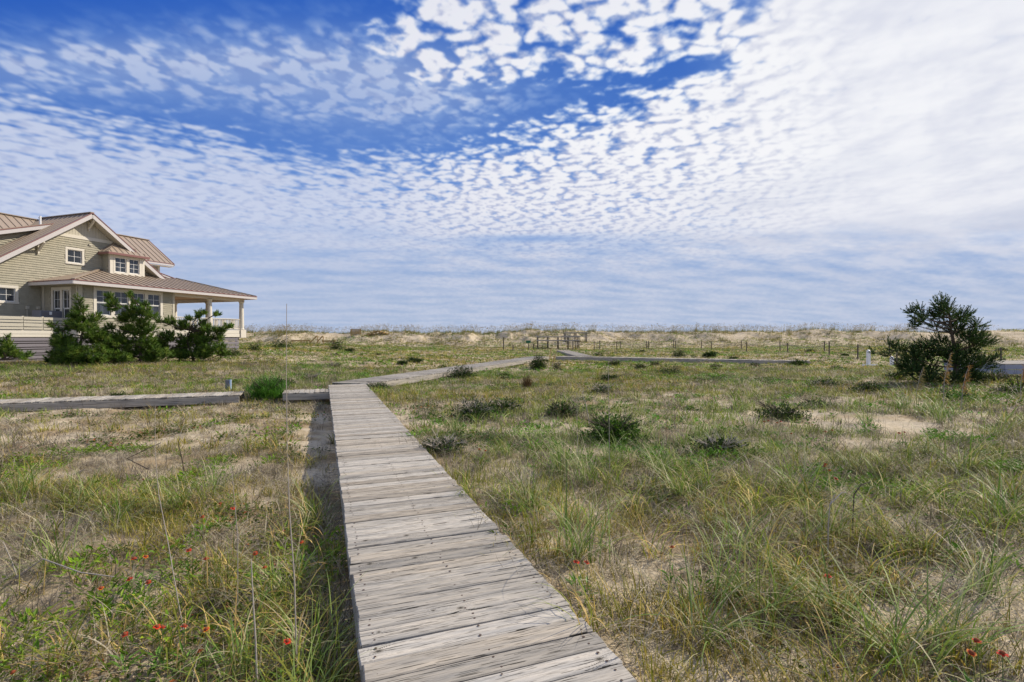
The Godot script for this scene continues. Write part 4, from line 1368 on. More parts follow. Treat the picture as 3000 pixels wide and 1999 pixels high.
	for x in [-1.5, -0.3, 0.9, 1.95, 2.75, 4.2]: board(s2, "post", Vector3(x, -0.4, -0.1), Vector3(x, 0.95 if x > 1.5 and x < 3 else 0.4, -0.1), 0.09, 0.09, M.new_lumber)
	# small sign and single posts by the walkover
	var sg := thing("sign", "small dark green sign on a post in the grass near the walkover", "sign", Vector3(1.95, G(1.95, 61), -61))
	board(sg, "post", Vector3(0, -0.3, 0), Vector3(0, 1.05, 0), 0.08, 0.08, M.grey_post)
	board(sg, "panel", Vector3(-0.28, 0.98, 0.06), Vector3(0.28, 0.98, 0.06), 0.02, 0.30, M.sign_green)
	for q in [[-1.0, 60, 1.45, "tall dark grey post standing alone in the grass before the walkover"], [0.1, 58, 0.7, "short grey stake in the grass beside the tall dark post"], [2.6, 62, 0.75, "short grey stake in the grass beside the green sign"]]:
		var p := thing("wooden_post", q[3], "post", Vector3(q[0], G(q[0], q[1]), -q[1]))
		board(p, "post", Vector3(0, -0.3, 0), Vector3(0.02, q[2], 0), 0.12, 0.12, M.grey_post)
	# white bollards
	for q in [[20.9, 30, 0.92, "white bollard with a pale board at its foot, clear of the cedar"], [22.5, 30.3, 0.62, "short white bollard close behind the cedar's outer branches"]]:
		var g := G(q[0], q[1])
		var b := thing("bollard", q[3], "bollard", Vector3(q[0], g, -q[1]))
		var mb := MB.new()
		mb.box(Vector3(-0.08, -0.2, -0.08), Vector3(0.08, q[2], 0.08), 0.008)
		part(b, "post", mb.done(), M.white_plastic)
		var cp := MB.new()
		cp.lathe([Vector2(0.125, q[2]), Vector2(0.125, q[2] + 0.03), Vector2(0.06, q[2] + 0.10), Vector2(0.0, q[2] + 0.12)], 4)
		part(b, "cap", cp.done(), M.white_plastic)
		if q[2] > 0.8: board(b, "base_board", Vector3(-0.45, 0.14, 0.13), Vector3(0.45, 0.14, 0.13), 0.04, 0.10, M.window_white)
	# utility post by the left walk
	var ug := G(-9.5, 17.2)
	var up := thing("utility_post", "short dark box with a pale blue pipe behind the low plank boardwalk", "utility post", Vector3(-9.52, ug, -17.2))
	var ub := MB.new()
	ub.box(Vector3(-0.10, -0.15, -0.05), Vector3(0.02, 0.66 - ug, 0.05), 0.008)
	part(up, "box", ub.done(), M.machine_grey)
	var pp := MB.new()
	pp.tube([Vector3(0.055, -0.15, 0.01), Vector3(0.055, 0.67 - ug, 0.01)], [0.033, 0.033], 10)
	part(up, "pipe", pp.done(), M.pale_blue_pipe)
	# grey platform with a step at the right
	var gp := G(18.3, 18.0)
	var pl := thing("wooden_platform", "grey plank platform with blue grey side boards and a low step beside the cedar", "platform", Vector3(17.35, gp, -18.0), deg_to_rad(3))
	var th := 1.16 - gp
	var i := 0
	while i < 17:
		part(pl, "plank", plank_mesh(4.0, 0.138, i % 16), M.plank_pale, Transform3D(Basis.IDENTITY, Vector3(2.0, th, -0.07 - i * 0.146)))
		i += 1
	for s in [[0.02, th - 0.04, th - 0.20], [0.025, th - 0.215, th - 0.37]]:
		board(pl, "side_board", Vector3(0.0, (s[1] + s[2]) / 2, 0.0), Vector3(4.0, (s[1] + s[2]) / 2, 0.0), 0.035, s[1] - s[2], M.platform_blue)
		board(pl, "side_board", Vector3(0.015, (s[1] + s[2]) / 2, -0.02), Vector3(0.015, (s[1] + s[2]) / 2, -2.4), 0.03, s[1] - s[2], M.platform_blue)
	for q in [[0.1, -0.1], [3.9, -0.1], [0.1, -2.3], [3.9, -2.3]]:
		board(pl, "post", Vector3(q[0], -0.6, q[1]), Vector3(q[0], th - 0.05, q[1]), 0.10, 0.10, M.platform_blue)
	for k in 3:
		part(pl, "step_plank", plank_mesh(3.4, 0.138, k + 3), M.plank_pale, Transform3D(Basis.IDENTITY, Vector3(2.3, 0.16, 0.72 - k * 0.146)))
	board(pl, "step_riser", Vector3(0.6, 0.02, 0.77), Vector3(4.0, 0.02, 0.77), 0.03, 0.2, M.platform_blue)

# ---------------------------------------------------------------- trees
func tuft_mesh(kind: String, variant: int) -> ArrayMesh:
	var r := RandomNumberGenerator.new()
	r.seed = 900 + variant * 13 + kind.length()
	var mb := MB.new()
	mb.colored = true
	if kind == "pine":
		for i in 30:
			var az := r.randf() * TAU
			var el := r.randf_range(0.15, 1.45)
			var b := r.randf_range(-0.10, 0.06)
			var l := r.randf_range(0.10, 0.17)
			var g := r.randf_range(0.7, 1.2)
			mb.blade(Vector3(0, b, 0), az, el, r.randf_range(-0.2, 0.5), l, 0.016, 2, Color(1.0, 1.0, 0.95) * g, Color(1.0, 1.0, 0.95) * g, r.randf_range(-1, 1), 1.0)
	else:
		# feathery spray along +y
		for i in 24:
			var t := i / 24.0
			var az := r.randf() * TAU
			var l := r.randf_range(0.05, 0.11) * (1.15 - t * 0.7)
			var g := r.randf_range(0.65, 1.25)
			mb.blade(Vector3(r.randf_range(-0.01, 0.01), t * 0.30 - 0.04, r.randf_range(-0.01, 0.01)), az, r.randf_range(0.5, 1.15), -0.2, l, 0.024, 2, Color(1, 1, 1) * g, Color(1, 1, 1) * g, r.randf_range(-1, 1), 0.9)
	return mb.done()

# one mesh from many turned and tinted copies of a few small ones
func joined(meshes: Array, bufs: Array) -> ArrayMesh:
	var mb := MB.new()
	mb.colored = true
	for m in meshes.size():
		var a: Array = meshes[m].surface_get_arrays(0)
		var av: PackedVector3Array = a[Mesh.ARRAY_VERTEX]
		var an: PackedVector3Array = a[Mesh.ARRAY_NORMAL]
		var ac: PackedColorArray = a[Mesh.ARRAY_COLOR]
		var ai: PackedInt32Array = a[Mesh.ARRAY_INDEX]
		var xf: PackedFloat32Array = bufs[m]
		for o in range(0, xf.size(), 16):
			var t := Transform3D(Vector3(xf[o], xf[o + 4], xf[o + 8]), Vector3(xf[o + 1], xf[o + 5], xf[o + 9]), Vector3(xf[o + 2], xf[o + 6], xf[o + 10]), Vector3(xf[o + 3], xf[o + 7], xf[o + 11]))
			var tint := Color(xf[o + 12], xf[o + 13], xf[o + 14])
			var first := mb.v.size()
			mb.v.append_array(t * av)
			mb.n.append_array(Transform3D(t.basis.orthonormalized(), Vector3.ZERO) * an)
			for c in ac: mb.c.append(c * tint)
			for i in ai: mb.ix.append(first + i)
	mb.uv.resize(mb.v.size())
	return mb.done()

# blobs: [x, y, z, r] in metres from the base; limbs reach for each blob and tufts fill it
func crown_tree(called: String, label: String, category: String, group: String, base: Vector3, stem: Array, blobs: Array, kind: String, tones: Array, dens: float, size: float, limb := 0.032):
	var t := thing(called, label, category, base, 0.0, group)
	var mb := MB.new()
	var sp := []
	var sr := []
	for i in stem.size():
		sp.append(Vector3(stem[i][0], stem[i][1], stem[i][2]))
		sr.append(stem[i][3])
	mb.tube(sp, sr, 8)
	part(t, "trunk", mb.done(), M.bark)
	var lm := MB.new()
	var bufs := [PackedFloat32Array(), PackedFloat32Array(), PackedFloat32Array()]
	for q in blobs:
		var c := Vector3(q[0], q[1], q[2])
		var r: float = q[3]
		var flat: float = q[4] if q.size() > 4 else 0.8
		# a limb from the nearest lower place on the trunk
		var best: Vector3 = sp[0]
		var bd := 1e9
		for k in sp.size() - 1:
			for s in 5:
				var p: Vector3 = sp[k].lerp(sp[k + 1], s / 5.0)
				var dd := p.distance_to(c) + maxf(0.0, p.y - c.y + 0.15) * 3.0
				if dd < bd:
					bd = dd
					best = p
		var m := best.lerp(c, 0.5) + Vector3(rnd(-0.08, 0.08), rnd(-0.1, 0.02), rnd(-0.08, 0.08)) * bd
		lm.tube([best, best.lerp(m, 0.55) + Vector3(0, -0.02, 0), m, c], [limb, limb * 0.8, limb * 0.55, limb * 0.25], 5)
		for k in 4:
			var e := c + Vector3(rnd(-1, 1), rnd(-0.3, 0.9), rnd(-1, 1)) * r * 0.7
			lm.tube([m.lerp(c, 0.4), c.lerp(e, 0.4), e], [limb * 0.35, limb * 0.25, limb * 0.12], 4)
		var n := int(dens * r * r * 100.0)
		for k in n:
			var dir := Vector3(rng.randfn(), rng.randfn(), rng.randfn()).normalized()
			var rr := pow(rng.randf(), 0.45)
			var p := c + Vector3(dir.x * r, dir.y * r * flat, dir.z * r) * rr * rnd(0.8, 1.12)
			if base.y + p.y < G(base.x + p.x, -(base.z + p.z)) + 0.05: continue
			var grow := (dir + Vector3(0, 0.75, 0) + (c - best).normalized() * 0.5).normalized()
			var side := grow.cross(Vector3(rng.randfn(), rng.randfn(), rng.randfn())).normalized()
			var s := size * rnd(0.75, 1.3)
			var b := Basis(side, grow, side.cross(grow)).scaled_local(Vector3(s, s, s))
			var tone: Color = tones[rng.randi_range(0, tones.size() - 1)]
			push(bufs[rng.randi_range(0, 2)], b, p, tone * rnd(0.8, 1.2))
	part(t, "limb", lm.done(), M.bark)
	part(t, "crown", joined([tuft_mesh(kind, 0), tuft_mesh(kind, 1), tuft_mesh(kind, 2)], bufs), M.needles)
	return t

# blobs written as photograph places at one depth, with some depth of their own
func placed_blobs(base: Vector3, d: float, list: Array, deep: float) -> Array:
	var out := []
	for q in list:
		var p := at(q[0], q[1], d) - base
		p.z += (rng.randf() - 0.5) * 2.0 * deep
		var b := [p.x, p.y, p.z, q[2] / FOCAL * d]
		if q.size() > 3: b.append(q[3])
		out.append(b)
	return out

func make_trees():
	var gp := "pines growing along the house"
	var tones := [Color(0.085, 0.16, 0.022), Color(0.12, 0.21, 0.03), Color(0.065, 0.12, 0.02), Color(0.18, 0.25, 0.04)]
	var d := 24.4
	var b := Vector3(-20.6, G(-20.6, d), -d)
	crown_tree("pine_tree", "pine with a pointed leader before the corner of the house wing", "tree", gp, b, [[0.1, -0.2, 0, 0.08], [0.05, 0.9, 0.05, 0.06], [0.15, 1.8, 0, 0.04], [0.2, 2.9, 0, 0.02]],
		placed_blobs(b, d, [[250, 880, 13, 1.2], [248, 908, 20], [225, 925, 16], [272, 932, 22], [240, 945, 28], [205, 955, 26], [285, 962, 26], [255, 985, 36], [175, 968, 14], [162, 952, 12], [205, 1000, 34], [295, 1000, 32], [165, 1000, 20], [150, 1035, 14], [240, 1035, 44], [185, 1035, 36], [300, 1035, 36], [215, 1058, 34, 0.6], [275, 1058, 34, 0.6], [320, 1045, 24], [345, 1050, 22, 0.6], [130, 1052, 16]], 0.5), "pine", tones, 4.6, 1.0)
	d = 25.8
	b = Vector3(-18.75, G(-18.75, d), -d)
	crown_tree("pine_tree", "open branched pine before the row of four windows of the house", "tree", gp, b, [[0, -0.2, 0, 0.08], [0.02, 0.7, 0, 0.065], [0.0, 1.4, 0, 0.045], [0.05, 2.2, 0, 0.025], [0.1, 2.6, 0, 0.015]],
		placed_blobs(b, d, [[320, 868, 13], [336, 884, 16], [352, 900, 18], [388, 864, 12], [392, 884, 12], [402, 905, 18], [424, 892, 14], [432, 912, 18], [450, 925, 18], [377, 925, 24], [350, 935, 18], [415, 940, 24], [325, 962, 18], [362, 965, 26], [405, 970, 28], [443, 965, 20], [340, 990, 24], [380, 1005, 30], [430, 1000, 28], [330, 1020, 22], [400, 1030, 30], [450, 1030, 26], [360, 1040, 26], [300, 1030, 22], [480, 1035, 24, 0.7], [330, 1052, 24, 0.6], [430, 1050, 26, 0.6]], 0.5), "pine", tones, 4.6, 1.0)
	d = 28.0
	b = Vector3(-17.4, G(-17.4, d), -d)
	crown_tree("pine_tree", "low spreading pine before the porch railing of the house", "tree", gp, b, [[0.05, -0.2, 0, 0.08], [-0.2, 0.6, 0, 0.065], [-0.4, 1.2, 0, 0.045], [-0.2, 1.8, 0, 0.025]],
		placed_blobs(b, d, [[478, 938, 12], [500, 942, 18], [520, 955, 22], [545, 950, 16], [560, 932, 12], [575, 916, 11], [590, 925, 12], [605, 916, 10], [622, 918, 10], [638, 922, 8], [585, 948, 16], [560, 975, 28], [605, 965, 20], [635, 968, 18], [655, 960, 15], [672, 955, 9], [500, 985, 26], [540, 1000, 30], [590, 995, 30], [630, 990, 20], [520, 1025, 24], [575, 1025, 26], [480, 1010, 24], [620, 1020, 24], [650, 1018, 20], [455, 1020, 24, 0.7], [500, 1035, 26, 0.6], [545, 1038, 26, 0.6], [600, 1036, 26, 0.6], [645, 1036, 20, 0.6]], 0.5), "pine", tones, 4.6, 1.0)
	d = 21.5
	b = Vector3(-21.9, G(-21.9, d), -d)
	crown_tree("pine_tree", "leaning pine bough sweeping low over the slatted skirting of the house", "tree", gp, b, [[-0.3, -0.2, 0, 0.08], [0.1, 0.35, 0, 0.06], [0.7, 0.35, 0, 0.03]],
		placed_blobs(b, d, [[-30, 985, 20], [-10, 1005, 20], [8, 1000, 14], [20, 1012, 16], [18, 985, 8], [40, 1022, 16], [60, 1030, 14], [78, 1040, 12], [90, 1048, 8], [5, 1035, 20], [30, 1042, 18], [-25, 1030, 24]], 0.3), "pine", tones, 5.0, 0.9)
	# the dark cedar on the right
	d = 16.8
	b = Vector3(14.55, G(14.55, d), -d)
	var ct := [Color(0.035, 0.075, 0.02), Color(0.05, 0.10, 0.026), Color(0.028, 0.055, 0.017), Color(0.075, 0.12, 0.03)]
	crown_tree("cedar_tree", "dark wind shaped cedar with a bare forked middle beside the grey platform", "tree", "", b, [[0, -0.2, 0, 0.09], [0.05, 0.7, 0, 0.075], [-0.05, 1.3, 0, 0.05], [-0.25, 1.9, 0.1, 0.032], [-0.3, 2.5, 0.1, 0.014]],
		placed_blobs(b, d, [[2665, 932, 9], [2680, 942, 14], [2698, 905, 10, 1.4], [2700, 915, 16], [2690, 955, 14], [2722, 930, 24], [2745, 898, 16], [2760, 885, 14, 1.5], [2778, 900, 14, 1.3], [2765, 920, 22], [2790, 930, 22], [2810, 915, 14, 1.3], [2820, 940, 24], [2845, 925, 14, 1.3], [2850, 935, 16], [2840, 955, 20], [2800, 965, 26], [2770, 955, 18], [2755, 1035, 22], [2790, 1040, 26], [2738, 915, 18], [2780, 878, 10, 1.5], [2815, 990, 28], [2780, 1000, 22], [2845, 1005, 28], [2870, 985, 22], [2880, 1005, 16], [2810, 1025, 34], [2860, 1035, 28],
			[2655, 1025, 22], [2690, 1018, 24], [2715, 1012, 18], [2672, 1050, 30], [2722, 1045, 30], [2648, 1075, 24], [2690, 1085, 34], [2735, 1080, 30], [2785, 1060, 24], [2840, 1070, 32], [2880, 1065, 26], [2915, 1058, 17], [2938, 1050, 11], [2700, 1110, 30, 0.6], [2760, 1108, 26, 0.6], [2825, 1105, 30, 0.6], [2870, 1092, 22, 0.6]], 0.45), "cedar", ct, 8.5, 0.78, 0.03)
	var b2 := Vector3(12.5, G(12.5, 17.2), -17.2)
	crown_tree("cedar_sapling", "small cedar sapling leaning out beside the white bollard", "sapling", "", b2, [[1.2, -0.05, 0.2, 0.025], [0.6, 0.45, 0.1, 0.018], [0.1, 1.05, 0, 0.01]],
		placed_blobs(b2, 17.2, [[2603, 1005, 11], [2610, 1015, 9], [2565, 1032, 10, 0.6], [2582, 1034, 10], [2595, 1042, 8]], 0.1), "cedar", ct, 9.0, 0.7, 0.012)

# ---------------------------------------------------------------- bushes
func bush(called: String, label: String, at_: Vector3, rx: float, ry: float, n: int, leaf: float, cols: Array, group := "", twigs := 10, twig_mat := "dark_twig", shape := "leaf"):
	var t := thing(called, label, "bush" if called.find("bush") >= 0 else "plant", at_, 0.0, group)
	var st := MB.new()
	var tips := []
	for i in twigs:
		var az := rng.randf() * TAU
		var e := Vector3(cos(az) * rx * rnd(0.3, 0.95), ry * rnd(0.5, 1.05), sin(az) * rx * rnd(0.3, 0.95))
		var m := e * 0.5 + Vector3(rnd(-0.1, 0.1) * rx, ry * 0.12, rnd(-0.1, 0.1) * rx)
		st.tube([Vector3(0, -0.06, 0), m, e], [0.012, 0.008, 0.003], 4, false)
		tips.append(e)
		for k in 2:
			var e2 := m.lerp(e, rnd(0.2, 0.8)) + Vector3(rnd(-0.3, 0.3) * rx, rnd(0.0, 0.35) * ry, rnd(-0.3, 0.3) * rx)
			st.tube([m, e2], [0.006, 0.002], 3, false)
			tips.append(e2)
	part(t, "stem", st.done(), M[twig_mat])
	var mb := MB.new()
	mb.colored = true
	for i in n:
		var dir := Vector3(rng.randfn(), absf(rng.randfn()) * 0.9, rng.randfn()).normalized()
		var rr := pow(rng.randf(), 0.4)
		var lump := 0.78 + 0.32 * hum_b.get_noise_3d(dir.x * 2.2 + at_.x, dir.y * 2.2, dir.z * 2.2 + at_.z) * 2.0
		var p := Vector3(dir.x * rx, dir.y * ry, dir.z * rx) * rr * lump
		p.y = maxf(p.y, 0.015)
		var c: Color = cols[rng.randi_range(0, cols.size() - 1)] * rnd(0.7, 1.3)
		if shape == "leaf":
			var dd := (dir + Vector3(rng.randfn(), rng.randfn(), rng.randfn()) * 0.7).normalized()
			mb.leaf(p, dd, Vector3(rng.randfn() * 0.5, 1, rng.randfn() * 0.5).normalized(), leaf * rnd(0.7, 1.3), leaf * rnd(0.4, 0.6), c)
		else:
			mb.blade(p, rng.randf() * TAU, rnd(0.1, 1.4), rnd(-0.8, 1.2), leaf * rnd(0.7, 1.4), 0.006 + leaf * 0.02, 3, c, c, rnd(-1, 1))
	part(t, "foliage", mb.done(), M.leaves)
	return t

func place_words(x: float, d: float) -> String:
	var lw := -0.37 * d + 0.2
	if d > 44.0: return "in the hollow before the dune ridge"
	if d > 29.0: return "in the field near the long thin boardwalk" if x > 1.0 else "in the field between house and path crossing"
	if x < lw: return "in the field on the house side of the boardwalk" if d > 17.0 else "on the shaded side of the long boardwalk"
	if blob(x, d, 6.6, 10.5, 3.0, 3.2) > 0.35: return "around the bare sand patch"
	if x > d * 0.62 and d > 7.0: return "on the slope before the cedar"
	if d < 4.6: return "near the boardwalk's near end, sunny side"
	return "in the grass on the sunny side of the boardwalk"

func near_walk(x: float, d: float, more: float) -> bool:
	if walks.is_empty(): list_walks()
	return on_walk(x, d, more)

func on_ground(px: float, py: float, d: float) -> Vector3:
	var x := (px - 1500.0) / FOCAL * d
	return Vector3(x, G(x, d), -d)

func make_bushes():
	var dark := [Color(0.028, 0.05, 0.014), Color(0.04, 0.075, 0.018), Color(0.022, 0.036, 0.012), Color(0.075, 0.11, 0.02)]
	var mid := [Color(0.05, 0.095, 0.018), Color(0.08, 0.14, 0.025), Color(0.04, 0.07, 0.018)]
	var bright := [Color(0.08, 0.19, 0.03), Color(0.11, 0.24, 0.035), Color(0.06, 0.14, 0.02)]
	var dry := [Color(0.22, 0.18, 0.13), Color(0.30, 0.25, 0.18), Color(0.12, 0.12, 0.06)]
	# depth, photo x, radius, height, leaves, leaf size
	bush("bush", "glossy green vine covered bush in tall grass right beside the boardwalk's sandy side", on_ground(1800, 0, 8.6), 0.62, 0.46, 3600, 0.06, [Color(0.06, 0.13, 0.018), Color(0.13, 0.22, 0.03), Color(0.04, 0.08, 0.014)], "", 26)
	bush("bush", "dark bush with grey curly twigs touching the edge of the boardwalk", on_ground(1296, 0, 7.6), 0.40, 0.24, 1600, 0.045, dark, "", 34, "dead_twig")
	bush("bush", "dark leafy bush tangled with pale dead twigs in the open grass", on_ground(1392, 0, 11.2), 0.6, 0.45, 2200, 0.055, dark, "", 30, "dead_twig")
	bush("bush", "dark bush growing over the rim of the boardwalk past the junction", on_ground(1352, 0, 23.5), 0.8, 0.6, 2000, 0.08, dark, "", 30, "dead_twig")
	bush("bush", "leafy green bush in the corner where the boardwalks meet", on_ground(1108, 0, 17.9), 0.55, 0.34, 1500, 0.06, mid)
	bush("bush", "upright dark green bush by a tan seed stalk at the path crossing", on_ground(1577, 0, 30.0), 0.6, 0.95, 1800, 0.09, dark)
	bush("bush", "small grey green bush beside the tan seed stalk", on_ground(1632, 0, 30.6), 0.45, 0.45, 500, 0.07, dark + dry)
	bush("bush", "rounded dark bush standing behind the long thin boardwalk", on_ground(1990, 0, 43.0), 0.75, 0.65, 700, 0.10, dark)
	bush("bush", "small dark bush behind the pale boardwalk to the beach stairs", on_ground(1752, 0, 46), 0.6, 0.5, 400, 0.10, dark)
	bush("bush", "low bright green cypress like plants filling the gap in the low boardwalk", on_ground(782, 0, 15.6), 0.66, 0.70, 5600, 0.20, [Color(0.07, 0.19, 0.02), Color(0.11, 0.26, 0.03), Color(0.05, 0.13, 0.015)], "", 20, "dark_twig", "needle")
	bush("bush", "dense low dark shrub before the ridge near the porch", on_ground(822, 0, 46), 1.35, 1.0, 900, 0.13, dark)
	bush("bush", "conical dark shrub alone before the dune ridge", on_ground(985, 0, 50), 1.0, 1.15, 800, 0.13, dark)
	bush("bush", "grey green shrub at the end of the row of pines by the porch", on_ground(690, 0, 32), 0.75, 0.55, 800, 0.08, dark + mid)
	bush("bush", "dark shrub half hidden in grass near the porch pedestal", on_ground(745, 0, 38), 0.6, 0.5, 500, 0.09, dark)
	bush("bush", "dark low bush amid pale grass on the sunny side of the house", on_ground(910, 0, 21), 0.5, 0.34, 700, 0.06, dark + dry, "", 24, "dead_twig")
	bush("bush", "dark bush with dry stems in the bare field below the house", on_ground(978, 0, 27), 0.45, 0.32, 500, 0.06, dark + dry, "", 20, "dead_twig")
	bush("bush", "scrubby dark bush beside the bare sand patch with trailing vines", on_ground(2290, 0, 10.6), 0.65, 0.36, 2000, 0.05, dark, "", 16)
	bush("bush", "leafy vine mound at the edge of the bare sand", on_ground(2400, 0, 12.4), 0.55, 0.2, 700, 0.05, mid)
	bush("bush", "tangled dark bush under arching grass on the sandy slope", on_ground(2110, 0, 7.4), 0.46, 0.32, 1500, 0.05, dark, "", 24, "dead_twig")
	bush("bush", "small dark bush between two clumps of yellow grass", on_ground(1760, 0, 16.0), 0.55, 0.32, 700, 0.06, dark + mid, "", 24, "dead_twig")
	bush("bush", "wide low dark bush in front of the long thin boardwalk", on_ground(1960, 0, 24.0), 0.8, 0.36, 800, 0.07, dark + mid)
	bush("bush", "green leafy bush in front of the cedar's foot", on_ground(2800, 0, 12.6), 0.7, 0.38, 900, 0.06, bright)
	bush("bush", "bright leafy bush at the platform's step", on_ground(2985, 0, 14.5), 0.45, 0.62, 700, 0.06, [Color(0.12, 0.20, 0.02), Color(0.17, 0.24, 0.03)])
	# many small shrubs dotted over the field
	var sr := RandomNumberGenerator.new()
	sr.seed = 77
	var n_made := 0
	while n_made < 40:
		var d := sr.randf_range(9.0, 52.0)
		var x := sr.randf_range(-0.95, 0.98) * d
		if x < -0.35 * d and d > 19.0: continue
		if bare(x, d) > 0.3 or (x < -2.0 and d < 14.5): continue
		var p := Vector3(x, G(x, d), -d)
		var rr := sr.randf_range(0.24, 0.62)
		if near_walk(x, d, rr * 0.8): continue
		bush("bush", "small dark scrubby bush " + place_words(x, d), p, rr, rr * sr.randf_range(0.45, 0.75), int(900 * rr / 0.4), 0.05 + d * 0.0016, [dark + mid, mid + dry, dark, dark + mid + dry][n_made % 4], "small dark bushes dotted over the field", 12, "dead_twig" if sr.randf() < 0.25 else "dark_twig")
		n_made += 1
	bush("bush", "brown dead tussock like bush beside the seed stalk", on_ground(1545, 0, 19.0), 0.28, 0.5, 600, 0.22, [Color(0.16, 0.09, 0.04), Color(0.09, 0.06, 0.03)], "", 6, "dark_twig", "needle")

# ---------------------------------------------------------------- grasses and ground cover
func lin(r: float, g: float, b: float) -> Color:
	return Color(r, g, b)

func clump(kind: String, lod: int, variant: int) -> ArrayMesh:
	var r := RandomNumberGenerator.new()
	r.seed = hash(kind) + variant * 71 + lod * 7
	var mb := MB.new()
	mb.colored = true
	var thick: float = [1.0, 1.8, 3.2][lod]
	var few: float = [1.0, 0.65, 0.45][lod]
	var segs: int = [5, 4, 3][lod]
	match kind:
		"tall":
			for i in int(19 * few):
				var az := r.randf() * TAU
				var p := Vector3(r.randfn() * 0.06, -0.02, r.randfn() * 0.06)
				var g := r.randf()
				var c1 := lin(0.10, 0.18, 0.028).lerp(lin(0.25, 0.30, 0.075), r.randf())
				if g < 0.34: c1 = lin(0.55, 0.47, 0.30).lerp(lin(0.30, 0.22, 0.13), r.randf())
				var c0 := c1
				mb.blade(p, az, r.randf_range(0.8, 1.5), r.randf_range(0.5, 2.6) * (1.3 if g < 0.34 else 1.0), r.randf_range(0.3, 0.8), 0.0112 * thick * r.randf_range(0.6, 1.35), segs + 2, c0, c1, r.randf_range(-0.6, 0.6))
			for i in int(14 * few):
				var c := lin(0.36, 0.29, 0.19).lerp(lin(0.13, 0.10, 0.07), r.randf())
				mb.blade(Vector3(r.randfn() * 0.07, 0, r.randfn() * 0.07), r.randf() * TAU, r.randf_range(0.3, 1.1), r.randf_range(1.2, 3.2), r.randf_range(0.15, 0.4), 0.006 * thick, segs + 1, c, c, r.randf_range(-0.8, 0.8))
		"short":
			for i in int(30 * few):
				var az := r.randf() * TAU
				var p := Vector3(r.randfn() * 0.07, -0.012, r.randfn() * 0.07)
				var c1 := lin(0.15, 0.20, 0.035).lerp(lin(0.36, 0.33, 0.10), r.randf())
				if r.randf() < 0.2: c1 = lin(0.50, 0.42, 0.26)
				var c0 := c1
				mb.blade(p, az, r.randf_range(0.6, 1.5), r.randf_range(-0.1, 1.5), r.randf_range(0.07, 0.22), 0.0058 * thick * r.randf_range(0.7, 1.3), segs - 1, c0, c1, r.randf_range(-0.6, 0.6))
		"straw":
			for i in int(34 * few):
				var az := r.randf() * TAU
				var p := Vector3(r.randfn() * 0.10, r.randf_range(-0.01, 0.03), r.randfn() * 0.10)
				var c := lin(0.64, 0.565, 0.41).lerp(lin(0.35, 0.30, 0.22), r.randf())
				if r.randf() < 0.3: c = lin(0.17, 0.135, 0.10)
				mb.blade(p, az, r.randf_range(0.15, 1.1), r.randf_range(0.4, 2.8), r.randf_range(0.12, 0.36), 0.0055 * thick * r.randf_range(0.6, 1.3), segs + 1, c, c, r.randf_range(-0.8, 0.8))
		"litter":
			# fallen stems and leaf scraps lying on the sand
			for i in int(22 * few):
				var az := r.randf() * TAU
				var p := Vector3(r.randf_range(-0.2, 0.2), r.randf_range(0.0, 0.014), r.randf_range(-0.2, 0.2))
				var c := lin(0.42, 0.35, 0.23).lerp(lin(0.24, 0.20, 0.16), r.randf())
				if r.randf() < 0.3: c = lin(0.10, 0.08, 0.06)
				mb.blade(p, az, r.randf_range(-0.02, 0.22), r.randf_range(-0.1, 0.5), r.randf_range(0.05, 0.2), 0.0048 * thick, 3, c, c * 0.9, r.randf_range(-1.2, 1.2))
		"herb":
			for i in int(26 * few):
				var az := r.randf() * TAU
				var rr := r.randf_range(0.0, 0.12)
				var p := Vector3(cos(az) * rr, r.randf_range(0.01, 0.09), sin(az) * rr)
				var c := lin(0.085, 0.20, 0.02).lerp(lin(0.19, 0.31, 0.035), r.randf())
				var az2 := az + r.randfn() * 0.6
				mb.leaf(p, Vector3(cos(az2), r.randf_range(0.1, 1.1), sin(az2)), Vector3(r.randfn() * 0.3, 1, r.randfn() * 0.3).normalized(), r.randf_range(0.035, 0.075) * sqrt(thick), r.randf_range(0.010, 0.022) * thick, c)
		"vine":
			for i in int(34 * few):
				var az := r.randf() * TAU
				var rr := sqrt(r.randf()) * 0.2
				var p := Vector3(cos(az) * rr, r.randf_range(0.01, 0.06), sin(az) * rr)
				var c := lin(0.04, 0.085, 0.015).lerp(lin(0.11, 0.17, 0.03), r.randf())
				if r.randf() < 0.06: c = lin(0.28, 0.10, 0.04)
				mb.leaf(p, Vector3(r.randfn(), r.randf_range(-0.2, 0.9), r.randfn()).normalized(), Vector3(r.randfn() * 0.4, 1, r.randfn() * 0.4).normalized(), r.randf_range(0.025, 0.045) * sqrt(thick), r.randf_range(0.015, 0.028) * thick, c)
			for i in 6:
				var az := r.randf() * TAU
				mb.blade(Vector3(0, 0.01, 0), az, 0.35, 0.7, 0.28, 0.004 * thick, 4, lin(0.12, 0.08, 0.05), lin(0.12, 0.09, 0.05))
		"twiggy":
			# grey dead brush
			for i in int(30 * few):
				var az := r.randf() * TAU
				var c := lin(0.26, 0.225, 0.19).lerp(lin(0.12, 0.10, 0.085), r.randf())
				mb.blade(Vector3(r.randfn() * 0.09, 0, r.randfn() * 0.09), az, r.randf_range(0.2, 1.3), r.randf_range(-1.4, 1.8), r.randf_range(0.1, 0.3), 0.0042 * thick, 4, c, c, r.randf_range(-1, 1), 1.0)
